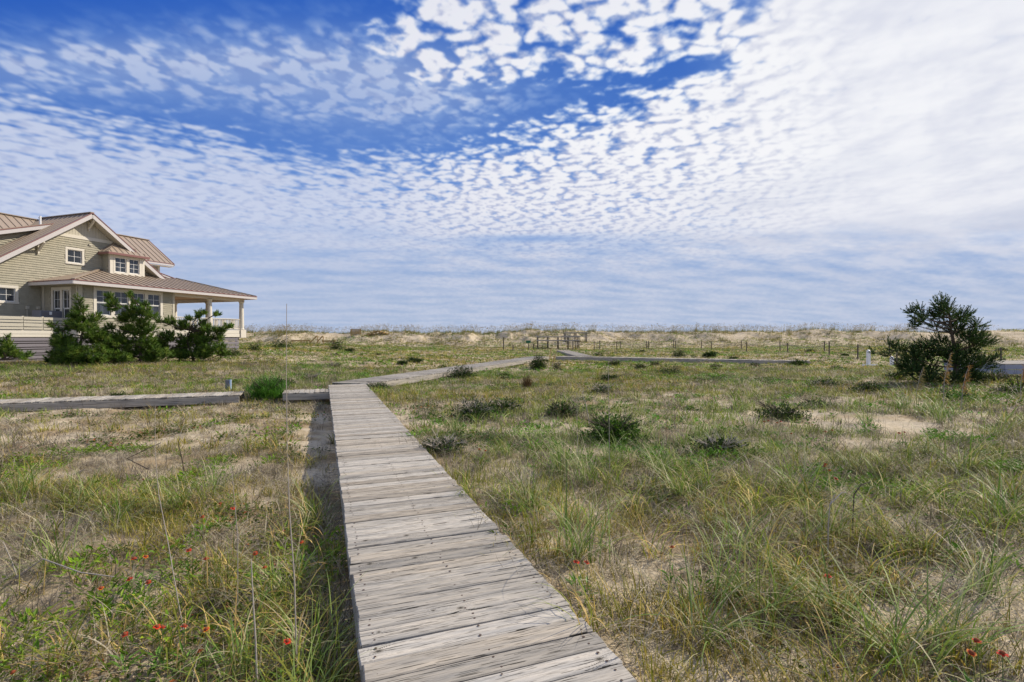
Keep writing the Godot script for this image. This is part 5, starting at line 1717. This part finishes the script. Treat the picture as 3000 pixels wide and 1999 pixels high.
		"oats":
			# sea oats: stalks with drooping seed heads over a tuft
			for i in 14:
				var c := lin(0.13, 0.15, 0.05).lerp(lin(0.26, 0.23, 0.10), r.randf())
				mb.blade(Vector3(r.randfn() * 0.15, -0.03, r.randfn() * 0.15), r.randf() * TAU, r.randf_range(1.0, 1.5), r.randf_range(0.3, 1.4), r.randf_range(0.4, 0.8), 0.022, 3, c, c)
			for i in 5:
				var az := r.randf_range(-0.7, 0.7) + (0.0 if r.randf() < 0.8 else PI)
				var h := r.randf_range(0.85, 1.35)
				var lean := r.randf_range(1.25, 1.45)
				var p := Vector3(r.randfn() * 0.2, -0.03, r.randfn() * 0.2)
				var c := lin(0.30, 0.24, 0.13)
				mb.blade(p, az, lean, 0.3, h, 0.016, 4, c, c, 0.3, 1.0)
				var tip := p + Vector3(cos(az) * h * cos(lean - 0.15), h * sin(lean - 0.15), sin(az) * h * cos(lean - 0.15))
				for k in 7:
					var q := tip + Vector3(cos(az), -0.1, sin(az)) * (k - 3.0) * 0.028 + Vector3(0, (3 - absf(k - 2.0)) * 0.02, 0)
					mb.leaf(q, Vector3(cos(az) * 0.8 + r.randfn() * 0.4, r.randf_range(-0.9, 0.4), sin(az) * 0.8 + r.randfn() * 0.4), Vector3.UP, 0.10, 0.034, lin(0.34, 0.25, 0.14) * r.randf_range(0.7, 1.15))
	return mb.done()

var walks := []  # middle of the near end (x, d), heading, length, half width
func list_walks():
	for c in get_children():
		if c.name.begins_with("boardwalk"):
			var n: int = 0
			for k in c.get_children():
				if k.name.begins_with("plank"): n += 1
			var h: float = -c.rotation.y
			var wid: float = 0.5
			for k in c.get_children():
				if k.name.begins_with("plank"):
					wid = k.mesh.get_aabb().size.x / 2
					break
			walks.append([c.position.x, -c.position.z, n * 0.146, wid, sin(h), cos(h)])

func on_walk(x: float, d: float, more: float) -> bool:
	for w in walks:
		var rx: float = x - w[0]
		var rd: float = d - w[1]
		var al: float = rx * w[4] + rd * w[5]
		var ac: float = rx * w[5] - rd * w[4]
		if al > -more and al < w[2] + more and absf(ac) < w[3] + more: return true
	return false

func in_house(x: float, d: float) -> bool:
	var p := house.transform.affine_inverse() * Vector3(x, 0.8, -d)
	return (p.x > -6.2 and p.x < 11.1 and p.z < 0.1 and p.z > -9.5 and not (p.x < 0.0 and p.z > -0.6))

func make_grass():
	if walks.is_empty(): list_walks()
	var kinds := ["tall", "short", "straw", "litter", "herb", "vine", "twiggy"]
	var buf := {}
	for k in kinds:
		for l in 3:
			for v in 5: buf["%s%d%d" % [k, l, v]] = PackedFloat32Array()
	var n_tall := nz(201, 0.34, 3)
	var n_green := nz(202, 0.16, 3)
	var n_yel := nz(203, 0.09, 2)
	var n_herb := nz(204, 0.55, 3)
	var n_vine := nz(205, 0.45, 3)
	var n_open := nz(206, 0.8, 4)
	var n_open2 := nz(207, 0.23, 2)
	var n_cell := nz(208, 1.15, 1, FastNoiseLite.TYPE_CELLULAR)
	n_cell.cellular_return_type = FastNoiseLite.RETURN_CELL_VALUE
	var n_cell2 := nz(209, 0.42, 1, FastNoiseLite.TYPE_CELLULAR)
	n_cell2.cellular_return_type = FastNoiseLite.RETURN_CELL_VALUE
	var n_warp := nz(211, 1.3, 3)
	var density_cut := 0.0
	var n_dune := nz(212, 0.11, 3)
	var tall_spots := [[1.3, 6.3, 1.1, 0.9], [2.2, 5.2, 1.0, 0.8], [0.9, 4.4, 0.5, 0.6], [2.6, 3.6, 0.6, 0.45], [1.75, 3.1, 0.5, 0.5], [4.4, 4.4, 0.8, 0.7], [5.0, 5.2, 0.9, 0.6], [3.2, 2.6, 0.8, 0.4], [4.6, 2.9, 0.5, 0.6], [8.5, 10.5, 1.3, 1.2], [9.6, 8.8, 1.2, 1.0], [2.0, 9.4, 1.0, 0.7], [-2.25, 4.2, 0.35, 1.4], [-1.55, 2.6, 0.3, 0.8], [-2.7, 3.1, 0.8, 0.4], [-4.2, 6.0, 1.2, 0.7], [-6.6, 6.2, 1.2, 0.6], [-1.0, 2.3, 0.5, 0.3], [12.5, 13.0, 1.6, 0.8]]
	for zone in [[0.9, 9.0, 0.115, 0], [9.0, 28.0, 0.175, 1], [28.0, 81.0, 0.29, 2]]:
		var step: float = zone[2]
		var lod: int = zone[3]
		var d: float = zone[0]
		while d < zone[1]:
			var half := d * 1.06 + 2.5
			var x := -half
			while x < half:
				var gx := x + rnd(-0.5, 0.5) * step
				var gd := d + rnd(-0.5, 0.5) * step
				x += step
				if on_walk(gx, gd, -0.02 if lod == 0 else 0.0): continue
				if gd > 7.0 and gd < 13.0 and rng.randf() < 0.8 and shade_strip(gx, gd): continue
				if gx < -12.0 and gd > 20.0 and in_house(gx, gd): continue
				var b := bare(gx, gd) * clampf(0.85 + n_open.get_noise_2d(gx * 1.3, gd * 2.2) * 1.6, 0.15, 1.0)
				var open := n_open.get_noise_2d(gx, gd) * 0.8 + n_open2.get_noise_2d(gx, gd) * 0.7
				var green := n_green.get_noise_2d(gx, gd) * 1.6
				if gd > 6.6 and gd < 8.6 and gx > 3.6 and gx < 7.5: density_cut = 0.3
				else: density_cut = 0.0
				var left_band := smoothstep(6.2, 8.0, gd) * (1.0 - smoothstep(12.5, 15.0, gd)) * (1.0 - smoothstep(-4.5, -2.5, gx))
				var wx := gx + n_warp.get_noise_2d(gx, gd) * 0.55
				var wd := gd + n_warp.get_noise_2d(gx + 40.0, gd) * 0.55
				var cell := (n_cell.get_noise_2d(wx, wd) + 1.0) * 0.5
				if lod > 0 and rng.randf() < 0.45: cell = (n_cell2.get_noise_2d(wx, wd) + 1.0) * 0.5
				var density := 0.80 - open * 0.7 - (0.30 if cell < 0.2 else 0.0) - density_cut - b * 1.15 - left_band * 0.34
				if gd > 14.0: density = maxf(density, 0.45 + 0.35 * smoothstep(14.0, 22.0, gd)) + 0.10
				if gd > 66.0: density *= 1.0 - smoothstep(71.0, 75.0, gd) * smoothstep(0.08, 0.28, n_dune.get_noise_2d(gx, gd * 2.5))
				# stems and scraps on open sand
				if lod < 2 and b < 0.45 and rng.randf() < 0.42: add(buf, ["twiggy", "straw", "litter", "litter"][rng.randi_range(0, 3)], lod, gx + rnd(-0.1, 0.1), gd + rnd(-0.1, 0.1), rnd(0.6, 1.1), Color(1, 1, 1) * rnd(0.6, 1.1))
				if rng.randf() > density:
					if rng.randf() < (0.55 if b < 0.35 else 0.16) and lod < 2: add(buf, "litter", lod, gx, gd, 1.0, Color(1, 1, 1) * rnd(0.8, 1.15))
					continue
				var tall := n_tall.get_noise_2d(gx, gd) * 0.9 - 0.33
				for s in tall_spots:
					if gd < 16.0: tall += 0.85 * blob(gx, gd, s[0], s[1], s[2], s[3])
				var right := smoothstep(-1.0, 2.0, gx - (-0.37 * gd + 1.2))
				tall += 0.10 * right * (1.0 - smoothstep(9.0, 14.0, gd)) - left_band * 0.3
				var u := rng.randf()
				var dry := clampf(0.5 - green * 0.5, 0.0, 1.0)
				var warm := clampf(0.5 + n_yel.get_noise_2d(gx, gd) * 1.3, 0.0, 1.0)
				var tint := Color(0.84, 1.08, 0.66).lerp(Color(1.22, 1.06, 0.62), warm) * rnd(0.5, 1.25)
				if u < clampf(tall, 0.0, 0.27):
					var far_tall := 1.0 if lod < 2 else 0.85
					add(buf, "tall", lod, gx, gd, rnd(0.5, 0.92) * far_tall, tint)
					if rng.randf() < 0.5: add(buf, "straw", lod, gx + rnd(-0.1, 0.1), gd + rnd(-0.1, 0.1), rnd(0.8, 1.2), Color(1, 1, 1) * rnd(0.75, 1.1))
					continue
				if rng.randf() < 0.66:
					var kind := "straw"
					if cell < 0.2: kind = "litter" if rng.randf() < 0.6 else "straw"
					elif cell < 0.40: kind = "short"
					elif cell < 0.52: kind = "straw" if rng.randf() < 0.6 else "twiggy"
					elif cell < 0.62: kind = "tall" if rng.randf() < 0.4 else "straw"
					elif cell < 0.74: kind = "vine"
					elif cell < 0.90: kind = "herb"
					elif cell < 0.94: kind = "twiggy"
					else: kind = "tall" if rng.randf() < 0.5 else "twiggy"
					if lod == 2 and kind == "litter": kind = "short"
					var sc := rnd(0.5, 0.85) if kind == "tall" else rnd(0.7, 1.35)
					add(buf, kind, lod, gx, gd, sc, tint if kind in ["tall", "short", "herb", "vine"] else Color(1, 1, 1) * rnd(0.65, 1.1))
					continue
				u = rng.randf()
				var herb := clampf(n_herb.get_noise_2d(gx, gd) * 1.1 - 0.05, 0.0, 0.6)
				var vine := clampf(n_vine.get_noise_2d(gx, gd) * 1.1 - 0.18, 0.0, 0.55)
				if lod == 2: herb *= 0.4
				if u < herb: add(buf, "herb", lod, gx, gd, rnd(0.7, 1.3), tint)
				elif u < herb + vine: add(buf, "vine", lod, gx, gd, rnd(0.8, 1.4), tint)
				elif u < herb + vine + 0.24 * dry + 0.07: add(buf, "straw", lod, gx, gd, rnd(0.6, 1.15), Color(1, 1, 1) * rnd(0.75, 1.1))
				elif u < herb + vine + 0.24 * dry + 0.13: add(buf, "twiggy", lod, gx, gd, rnd(0.6, 1.15), Color(1, 1, 1) * rnd(0.8, 1.15))
				else: add(buf, "short", lod, gx, gd, rnd(0.7, 1.35), tint)
			d += step
	var info := {"tall": ["dune_grass", "tall arching green and straw dune grass growing in loose clumps over the sand", "grass"], "short": ["meadow_grass", "short yellow green grass covering the dune field", "grass"], "straw": ["dry_grass", "curled dry straw coloured grass lying among the green", "grass"], "litter": ["plant_litter", "scattered dead stems and leaf scraps on bare sand", "litter"], "herb": ["ground_herbs", "low bright green leafy herbs between the grass clumps", "herbs"], "vine": ["ground_vines", "small leaved trailing vines over the sand", "vines"], "twiggy": ["dead_brush", "low grey dead brush among the grass", "brush"]}
	for k in kinds:
		var o := thing(info[k][0], info[k][1], info[k][2], Vector3.ZERO, 0.0, "", "stuff")
		for l in 3:
			for v in 5:
				scatter(o, "clumps", clump(k, l, v), M.leaves if k in ["herb", "vine"] else M.grass_blades, buf["%s%d%d" % [k, l, v]])
	# sea oats along the ridge
	var ob := [PackedFloat32Array(), PackedFloat32Array(), PackedFloat32Array(), PackedFloat32Array()]
	var n_oat := nz(210, 0.12, 3)
	for i in 5600:
		var gd := rnd(67.0, 88.0)
		var gx := rnd(-72.0, 72.0)
		var g := G(gx, gd)
		var crest := smoothstep(1.9, 2.7, g)
		var thick := n_oat.get_noise_2d(gx, gd * 2.0)
		if rng.randf() > clampf(0.18 + crest * 0.75 + thick * 1.1 - smoothstep(1.4, 1.9, g) * (1.0 - crest) * 0.35, 0.05, 1.0): continue
		var s := rnd(0.65, 1.15)
		push(ob[rng.randi_range(0, 3)], Basis(Vector3.UP, rnd(-0.5, 0.5)).scaled(Vector3(s, s, s)), Vector3(gx, g, -gd), Color(1, 1, 1) * rnd(0.75, 1.15))
	var oo := thing("sea_oats", "sea oats with tan nodding seed heads along the dune ridge", "sea oats", Vector3.ZERO, 0.0, "", "stuff")
	for v in 4: scatter(oo, "clumps", clump("oats", 0, v), M.grass_blades, ob[v])

# the trampled bare strip along the low side of the boardwalk
func shade_strip(x: float, d: float) -> bool:
	var rx := x + 0.70 - 0.61 * cos(WALK)
	var rd := d - 2.4 - 0.61 * sin(-WALK)
	var across := rx * cos(WALK) - rd * sin(WALK)
	return across < -0.55 and across > -1.15

func add(buf: Dictionary, kind: String, lod: int, x: float, d: float, s: float, tint: Color):
	var b := Basis(Vector3.UP, rng.randf() * TAU).scaled(Vector3(s, s * rnd(0.85, 1.15), s))
	push(buf["%s%d%d" % [kind, lod, rng.randi_range(0, 4)]], b, Vector3(x, G(x, d), -d), tint)

# the most prominent tussocks, each a thing of its own
func make_tussocks():
	var spots := [[1640, 6.4], [1720, 5.9], [1560, 5.0], [1800, 6.9], [1930, 6.2], [2010, 5.4], [2190, 4.0], [2120, 3.4], [2260, 3.2], [1690, 3.9], [2050, 2.9], [2480, 3.0], [2680, 2.6], [2780, 2.8], [2890, 3.3], [2960, 4.4], [2350, 5.4], [2820, 6.2], [2930, 8.2], [2760, 9.4], [1480, 3.0], [1330, 9.2], [900, 3.0], [840, 3.9], [930, 5.4], [700, 2.9], [520, 5.6], [330, 5.2], [150, 4.2], [230, 5.8], [620, 6.2], [60, 6.1], [870, 2.5], [2420, 4.3], [2540, 9.5], [2650, 11.5], [2900, 11.0]]
	var made := []
	for v in 6:
		var r := RandomNumberGenerator.new()
		r.seed = 1200 + v
		var g := MB.new()
		g.colored = true
		var lean := r.randf() * TAU
		for i in 58:
			var az := r.randf() * TAU if r.randf() < 0.6 else lean + r.randfn() * 0.6
			var c1 := lin(0.11, 0.20, 0.035).lerp(lin(0.27, 0.34, 0.10), r.randf())
			if r.randf() < 0.25: c1 = lin(0.46, 0.42, 0.24)
			var c0 := c1
			g.blade(Vector3(r.randfn() * 0.07, -0.03, r.randfn() * 0.07), az, r.randf_range(0.85, 1.5), r.randf_range(0.4, 2.2), r.randf_range(0.4, 0.95), r.randf_range(0.006, 0.012), 8, c0, c1, r.randf_range(-0.6, 0.6))
		var s := MB.new()
		s.colored = true
		for i in 60:
			var c := lin(0.58, 0.50, 0.36).lerp(lin(0.30, 0.24, 0.17), r.randf())
			if r.randf() < 0.3: c = lin(0.14, 0.10, 0.07)
			s.blade(Vector3(r.randfn() * 0.10, 0, r.randfn() * 0.10), r.randf() * TAU, r.randf_range(0.3, 1.2), r.randf_range(1.2, 3.4), r.randf_range(0.2, 0.5), r.randf_range(0.004, 0.008), 7, c, c, r.randf_range(-0.8, 0.8))
		made.append([g.done(), s.done()])
	var k := 0
	for q in spots:
		var x: float = (q[0] - 1500.0) / FOCAL * q[1]
		if on_walk(x, q[1], 0.02): continue
		var o := thing("grass_tussock", "large arching grass tussock " + place_words(x, q[1]), "grass tussock", Vector3(x, G(x, q[1]), -q[1]), rng.randf() * TAU, "large grass tussocks around the boardwalk")
		var sc := rnd(0.75, 1.1)
		o.scale = Vector3(sc, sc * rnd(0.85, 1.1), sc)
		part(o, "blades", made[k % 6][0], M.grass_blades)
		part(o, "dry_skirt", made[k % 6][1], M.grass_blades)
		k += 1

# ---------------------------------------------------------------- flowers, stalks, twigs
func flower_mesh(n: int, r: float, variant: int) -> ArrayMesh:
	var q := RandomNumberGenerator.new()
	q.seed = 300 + variant
	var mb := MB.new()
	mb.colored = true
	for i in n:
		var a := TAU * i / n + q.randf_range(-0.1, 0.1)
		var d := Vector3(cos(a), q.randf_range(-0.25, 0.25), sin(a)).normalized()
		var red := Color(0.55, 0.035, 0.02) * q.randf_range(0.8, 1.2)
		var side := d.cross(Vector3.UP).normalized()
		var p := d * r * 0.22
		# red petal with a yellow tip
		var w := r * 0.30
		var m := d * r * 0.78
		var t := d * r * 1.05
		var up := Vector3.UP
		var i0 := mb.vert(p - side * w * 0.45, up, Vector2.ZERO, red); mb.vert(p + side * w * 0.45, up, Vector2.ZERO, red)
		mb.vert(m - side * w, up, Vector2.ZERO, red); mb.vert(m + side * w, up, Vector2.ZERO, red)
		mb.ix.append_array([i0, i0 + 2, i0 + 1, i0 + 1, i0 + 2, i0 + 3])
		var ye := Color(0.68, 0.26, 0.03) if variant % 3 else Color(0.56, 0.05, 0.02)
		var j := mb.vert(m - side * w, up, Vector2.ZERO, ye); mb.vert(m + side * w, up, Vector2.ZERO, ye)
		mb.vert(t - side * w * 0.55, up, Vector2.ZERO, ye); mb.vert(t + side * w * 0.55, up, Vector2.ZERO, ye)
		mb.ix.append_array([j, j + 2, j + 1, j + 1, j + 2, j + 3])
	return mb.done()

func make_small_things():
	# blanket flowers: photograph place of the head and height of the head above the sand
	var spots := [[30, 1978, .25], [375, 1700, .2], [388, 1640, .28], [422, 1635, .28], [455, 1842, .3], [470, 1843, .28], [600, 1850, .28], [838, 1885, .3], [745, 1625, .3], [772, 1667, .3], [880, 1592, .3], [590, 1517, .25], [642, 1478, .25], [680, 1492, .25], [430, 1710, .25], [290, 1728, .2], [550, 1615, .22], [535, 1840, .3], [418, 1406, .18], [600, 1640, .22], [360, 1865, .25],
		[1971, 1607, .3], [2430, 1692, .2], [2868, 1884, .35], [2853, 1920, .3], [2945, 1922, .35], [2452, 1405, .25], [2432, 1380, .25], [2418, 1368, .25], [2420, 1362, .25], [2240, 1237, .3], [2252, 1234, .3], [2288, 1236, .3], [2278, 1240, .28], [2636, 1270, .25], [2652, 1268, .25], [2320, 1272, .25], [1690, 1650, .22], [1720, 1652, .25], [1404, 1318, .2], [1422, 1322, .2], [2420, 1266, .2], [2440, 1262, .2], [2780, 1195, .22]]
	var flowers := [flower_mesh(9, 0.017, 1), flower_mesh(10, 0.018, 3), flower_mesh(8, 0.016, 6)]
	var centre := MB.new()
	centre.lathe([Vector2(0.0, 0.010), Vector2(0.006, 0.009), Vector2(0.0105, 0.003), Vector2(0.009, -0.004), Vector2(0.0, -0.007)], 8)
	var cm := centre.done()
	var cmat := mat("flower_centre", Color(0.20, 0.05, 0.02), 0.9)
	var smat := mat("flower_stem", Color(0.12, 0.16, 0.05), 0.8)
	var i := 0
	for s in spots:
		# march along the sight line until the ground lies the stem's height below it
		var d := 1.5
		while d < 24.0:
			var q := at(s[0], s[1], d)
			if q.y <= G(q.x, d) + s[2]: break
			d += 0.03
		var head := at(s[0], s[1], d)
		var g := G(head.x, d)
		var o := thing("blanket_flower", ("red blanket flower " if i % 3 else "orange tipped red blanket flower ") + place_words(head.x, d), "flower", Vector3(head.x, g, head.z), rng.randf() * TAU, "red blanket flowers dotted through the grass")
		var h: float = maxf(head.y - g, 0.08)
		var st := MB.new()
		st.tube([Vector3(0, -0.04, 0), Vector3(0.015, h * 0.5, 0.01), Vector3(0, h, 0)], [0.0022, 0.002, 0.0018], 5)
		part(o, "stem", st.done(), smat)
		var sc := 1.0 + clampf(d / 14.0, 0.0, 1.0) * 0.5
		var T := Transform3D(Basis(Vector3.RIGHT, rnd(-0.3, 0.5)).scaled(Vector3(sc, sc, sc)), Vector3(0, h + 0.003, 0))
		part(o, "petals", flowers[i % 3], M.petals, T)
		part(o, "flower_centre", cm, cmat, Transform3D(T.basis, Vector3(0, h + 0.004, 0)))
		var lf := MB.new()
		lf.colored = true
		for k in 16:
			var a := rng.randf() * TAU
			lf.leaf(Vector3(cos(a), 0, sin(a)) * 0.02 + Vector3(0, rnd(0.0, h * 0.45), 0), Vector3(cos(a), rnd(0.3, 1.0), sin(a)), Vector3.UP, rnd(0.05, 0.10), rnd(0.012, 0.020), lin(0.11, 0.22, 0.03) * rnd(0.8, 1.25))
		part(o, "leaves", lf.done(), M.leaves)
		i += 1
	# tall dry stalks: foot x, depth, list of places on the way up, radius
	var stalks := [
		["tall thin dry stalk rising above the horizon with a ragged tan seed tuft halfway", [[868, 1985, 2.9], [860, 1700, 2.95], [846, 1500, 3.0], [840, 1300, 3.0], [838, 1100, 3.0], [840, 890, 3.0]], 0.0045, 1260],
		["slender bent dry stalk in the sandy grass below the low boardwalk", [[545, 1960, 3.3], [520, 1780, 3.35], [490, 1600, 3.4], [462, 1450, 3.45], [452, 1320, 3.45], [453, 1190, 3.45]], 0.0042, 0],
		["thick dry stalk with a broken curled leaf beside the boardwalk's shaded side", [[752, 1995, 2.7], [745, 1880, 2.72], [738, 1760, 2.75], [733, 1640, 2.78]], 0.006, 0],
		["thin dry stalk between two taller ones beside the boardwalk's shaded side", [[692, 1700, 3.6], [694, 1580, 3.6], [686, 1480, 3.62], [676, 1370, 3.65]], 0.0035, 0],
		["short leaning dry stalk at the edge of the straw grass", [[55, 1730, 4.0], [30, 1650, 4.0], [4, 1590, 4.0]], 0.006, 0],
		["upright bare dry stem standing in the middle of the grass by the bushes", [[1788, 1500, 6.2], [1786, 1350, 6.2], [1785, 1230, 6.2], [1782, 1060, 6.2]], 0.005, 0],
		["lone thin stem in front of the sandy slope under the path crossing", [[1695, 1480, 6.4], [1692, 1300, 6.4], [1690, 1150, 6.4]], 0.004, 0],
	]
	for s in stalks:
		var pts := []
		var rad := []
		var b := Vector3.ZERO
		for k in s[1].size():
			var q = s[1][k]
			var p := at(q[0], q[1], q[2])
			if k == 0:
				b = Vector3(p.x, G(p.x, q[2]), p.z)
				p = b - Vector3(0, 0.05, 0)
			pts.append(p - b)
			rad.append(s[2] * (1.0 - 0.75 * k / s[1].size()))
		var o := thing("dry_stalk", s[0], "stalk", b, 0.0, "")
		var mb := MB.new()
		mb.tube(pts, rad, 6)
		part(o, "stem", mb.done(), M.dead_twig)
		var lf := MB.new()
		lf.colored = true
		for k in 5:
			var t := rnd(0.05, 0.5)
			var p: Vector3 = pts[0].lerp(pts[1], t)
			lf.blade(p, rng.randf() * TAU, rnd(0.7, 1.3), rnd(0.8, 2.2), rnd(0.2, 0.5), 0.008, 6, lin(0.30, 0.25, 0.15), lin(0.44, 0.37, 0.23), rnd(-0.5, 0.5))
		if s[3] > 0:
			for k in 46:
				var t := k / 46.0
				var p: Vector3 = pts[2].lerp(pts[3], 0.6 + t * 0.55) if t < 0.7 else pts[3].lerp(pts[4], t - 0.62)
				lf.leaf(p, Vector3(rnd(-1, 0.15), rnd(-1, 0.2), rnd(-0.5, 0.5)), Vector3.UP, rnd(0.03, 0.07), 0.008, lin(0.45, 0.36, 0.22) * rnd(0.8, 1.2))
		part(o, "dry_leaves", lf.done(), M.grass_blades)
	# brown plumes by the cedar and the pale seed stalk at the crossing
	for s in [[2818, 10.4, 1.05, "brown feathery seed plume in front of the cedar's dark foot", lin(0.32, 0.18, 0.09)], [2765, 11.5, 1.25, "pale brown plume on a tall stalk against the cedar", lin(0.40, 0.27, 0.14)], [2685, 11.0, 1.0, "grey green plume stalk before the cedar's lower branches", lin(0.26, 0.22, 0.13)], [2990, 11.6, 1.1, "russet plume beside the platform's step", lin(0.42, 0.22, 0.10)], [1607, 29.0, 1.35, "tan ragged seed stalk rising beside the upright dark bush", lin(0.52, 0.37, 0.22)], [1618, 29.3, 1.0, "shorter tan seed stalk crowding the upright dark bush", lin(0.48, 0.34, 0.20)]]:
		var x: float = (s[0] - 1500.0) / FOCAL * s[1]
		var b := Vector3(x, G(x, s[1]), -s[1])
		var h: float = s[2]
		var o := thing("seed_plume", s[3], "plume", b)
		var mb := MB.new()
		mb.tube([Vector3(0, -0.05, 0), Vector3(0.02, h * 0.5, 0), Vector3(0.09, h * 0.82, 0), Vector3(0.16, h, 0)], [0.007, 0.006, 0.004, 0.002], 5)
		part(o, "stem", mb.done(), M.dead_twig)
		var lf := MB.new()
		lf.colored = true
		var wide: float = 1.0 if s[1] < 20 else 1.8
		for k in 110:
			var t := rng.randf()
			var p := Vector3(0.02, h * 0.5, 0).lerp(Vector3(0.16, h, 0), t)
			lf.leaf(p, Vector3(rnd(-0.2, 1), rnd(-0.9, 0.7), rnd(-0.7, 0.7)), Vector3.UP, rnd(0.06, 0.15) * (1.15 - t * 0.6), 0.012 * wide, s[4] * rnd(0.7, 1.2))
		for k in 7:
			lf.blade(Vector3(0, 0, 0), rng.randf() * TAU, rnd(1.0, 1.4), rnd(0.5, 1.4), rnd(0.4, 0.8), 0.010 * wide, 5, lin(0.15, 0.17, 0.06), lin(0.24, 0.25, 0.10))
		part(o, "seed_head", lf.done(), M.grass_blades)
	# dead twigs
	for s in [
		["bleached forked stick standing in the grass far from the boardwalk", "dead_twig", [[2428, 1600, 3.9], [2430, 1540, 3.9], [2434, 1480, 3.92], [2448, 1450, 3.95]], [[2434, 1480, 3.92], [2470, 1444, 3.95], [2484, 1446, 3.97]], 0.005],
		["dark curved twig arching out of the grass beside the bleached stick", "dark_twig", [[2500, 1490, 4.4], [2505, 1450, 4.4], [2525, 1422, 4.42], [2555, 1412, 4.45]], [], 0.006],
		["pale crooked twig standing in open grass below the path crossing", "dead_twig", [[1730, 1215, 9.8], [1716, 1180, 9.8], [1708, 1160, 9.8], [1709, 1138, 9.8]], [], 0.009],
		["long dark runner lying over the sandy grass", "dark_twig", [[1890, 1265, 8.3], [1950, 1300, 7.6], [2010, 1330, 7.2], [2060, 1370, 6.8]], [], 0.006],
		["dark branching twig on the sand between the low boardwalk and the tall stalks", "dark_twig", [[540, 1380, 7.2], [530, 1340, 7.2], [520, 1300, 7.25], [525, 1285, 7.25]], [[430, 1375, 7.3], [370, 1345, 7.4], [420, 1320, 7.45], [470, 1298, 7.5]], 0.008],
		["pale fallen stick lying on sand below the dark branching twig", "dead_twig", [[195, 1385, 7.2], [245, 1377, 7.25]], [], 0.010],
		["long pale fallen stem leaning across the straw grass", "dead_twig", [[10, 1600, 4.0], [120, 1640, 3.9], [230, 1680, 3.7], [330, 1693, 3.7]], [], 0.006],
	]:
		var b0 := at(s[2][0][0], s[2][0][1], s[2][0][2])
		var b := Vector3(b0.x, G(b0.x, -b0.z), b0.z)
		var o := thing("dead_stick", s[0], "stick", b)
		for br in [s[2], s[3]]:
			if br.is_empty(): continue
			var pts := []
			var rad := []
			for k in br.size():
				var p := at(br[k][0], br[k][1], br[k][2])
				p.y = maxf(p.y, G(p.x, -p.z) + s[4] * 0.5)
				if k == 0 and br == s[2]: p.y = b.y - 0.02
				pts.append(p - b)
				rad.append(s[4] * (1.0 - 0.6 * k / br.size()))
			var mb := MB.new()
			mb.tube(pts, rad, 6)
			part(o, "branch", mb.done(), M[s[1]])
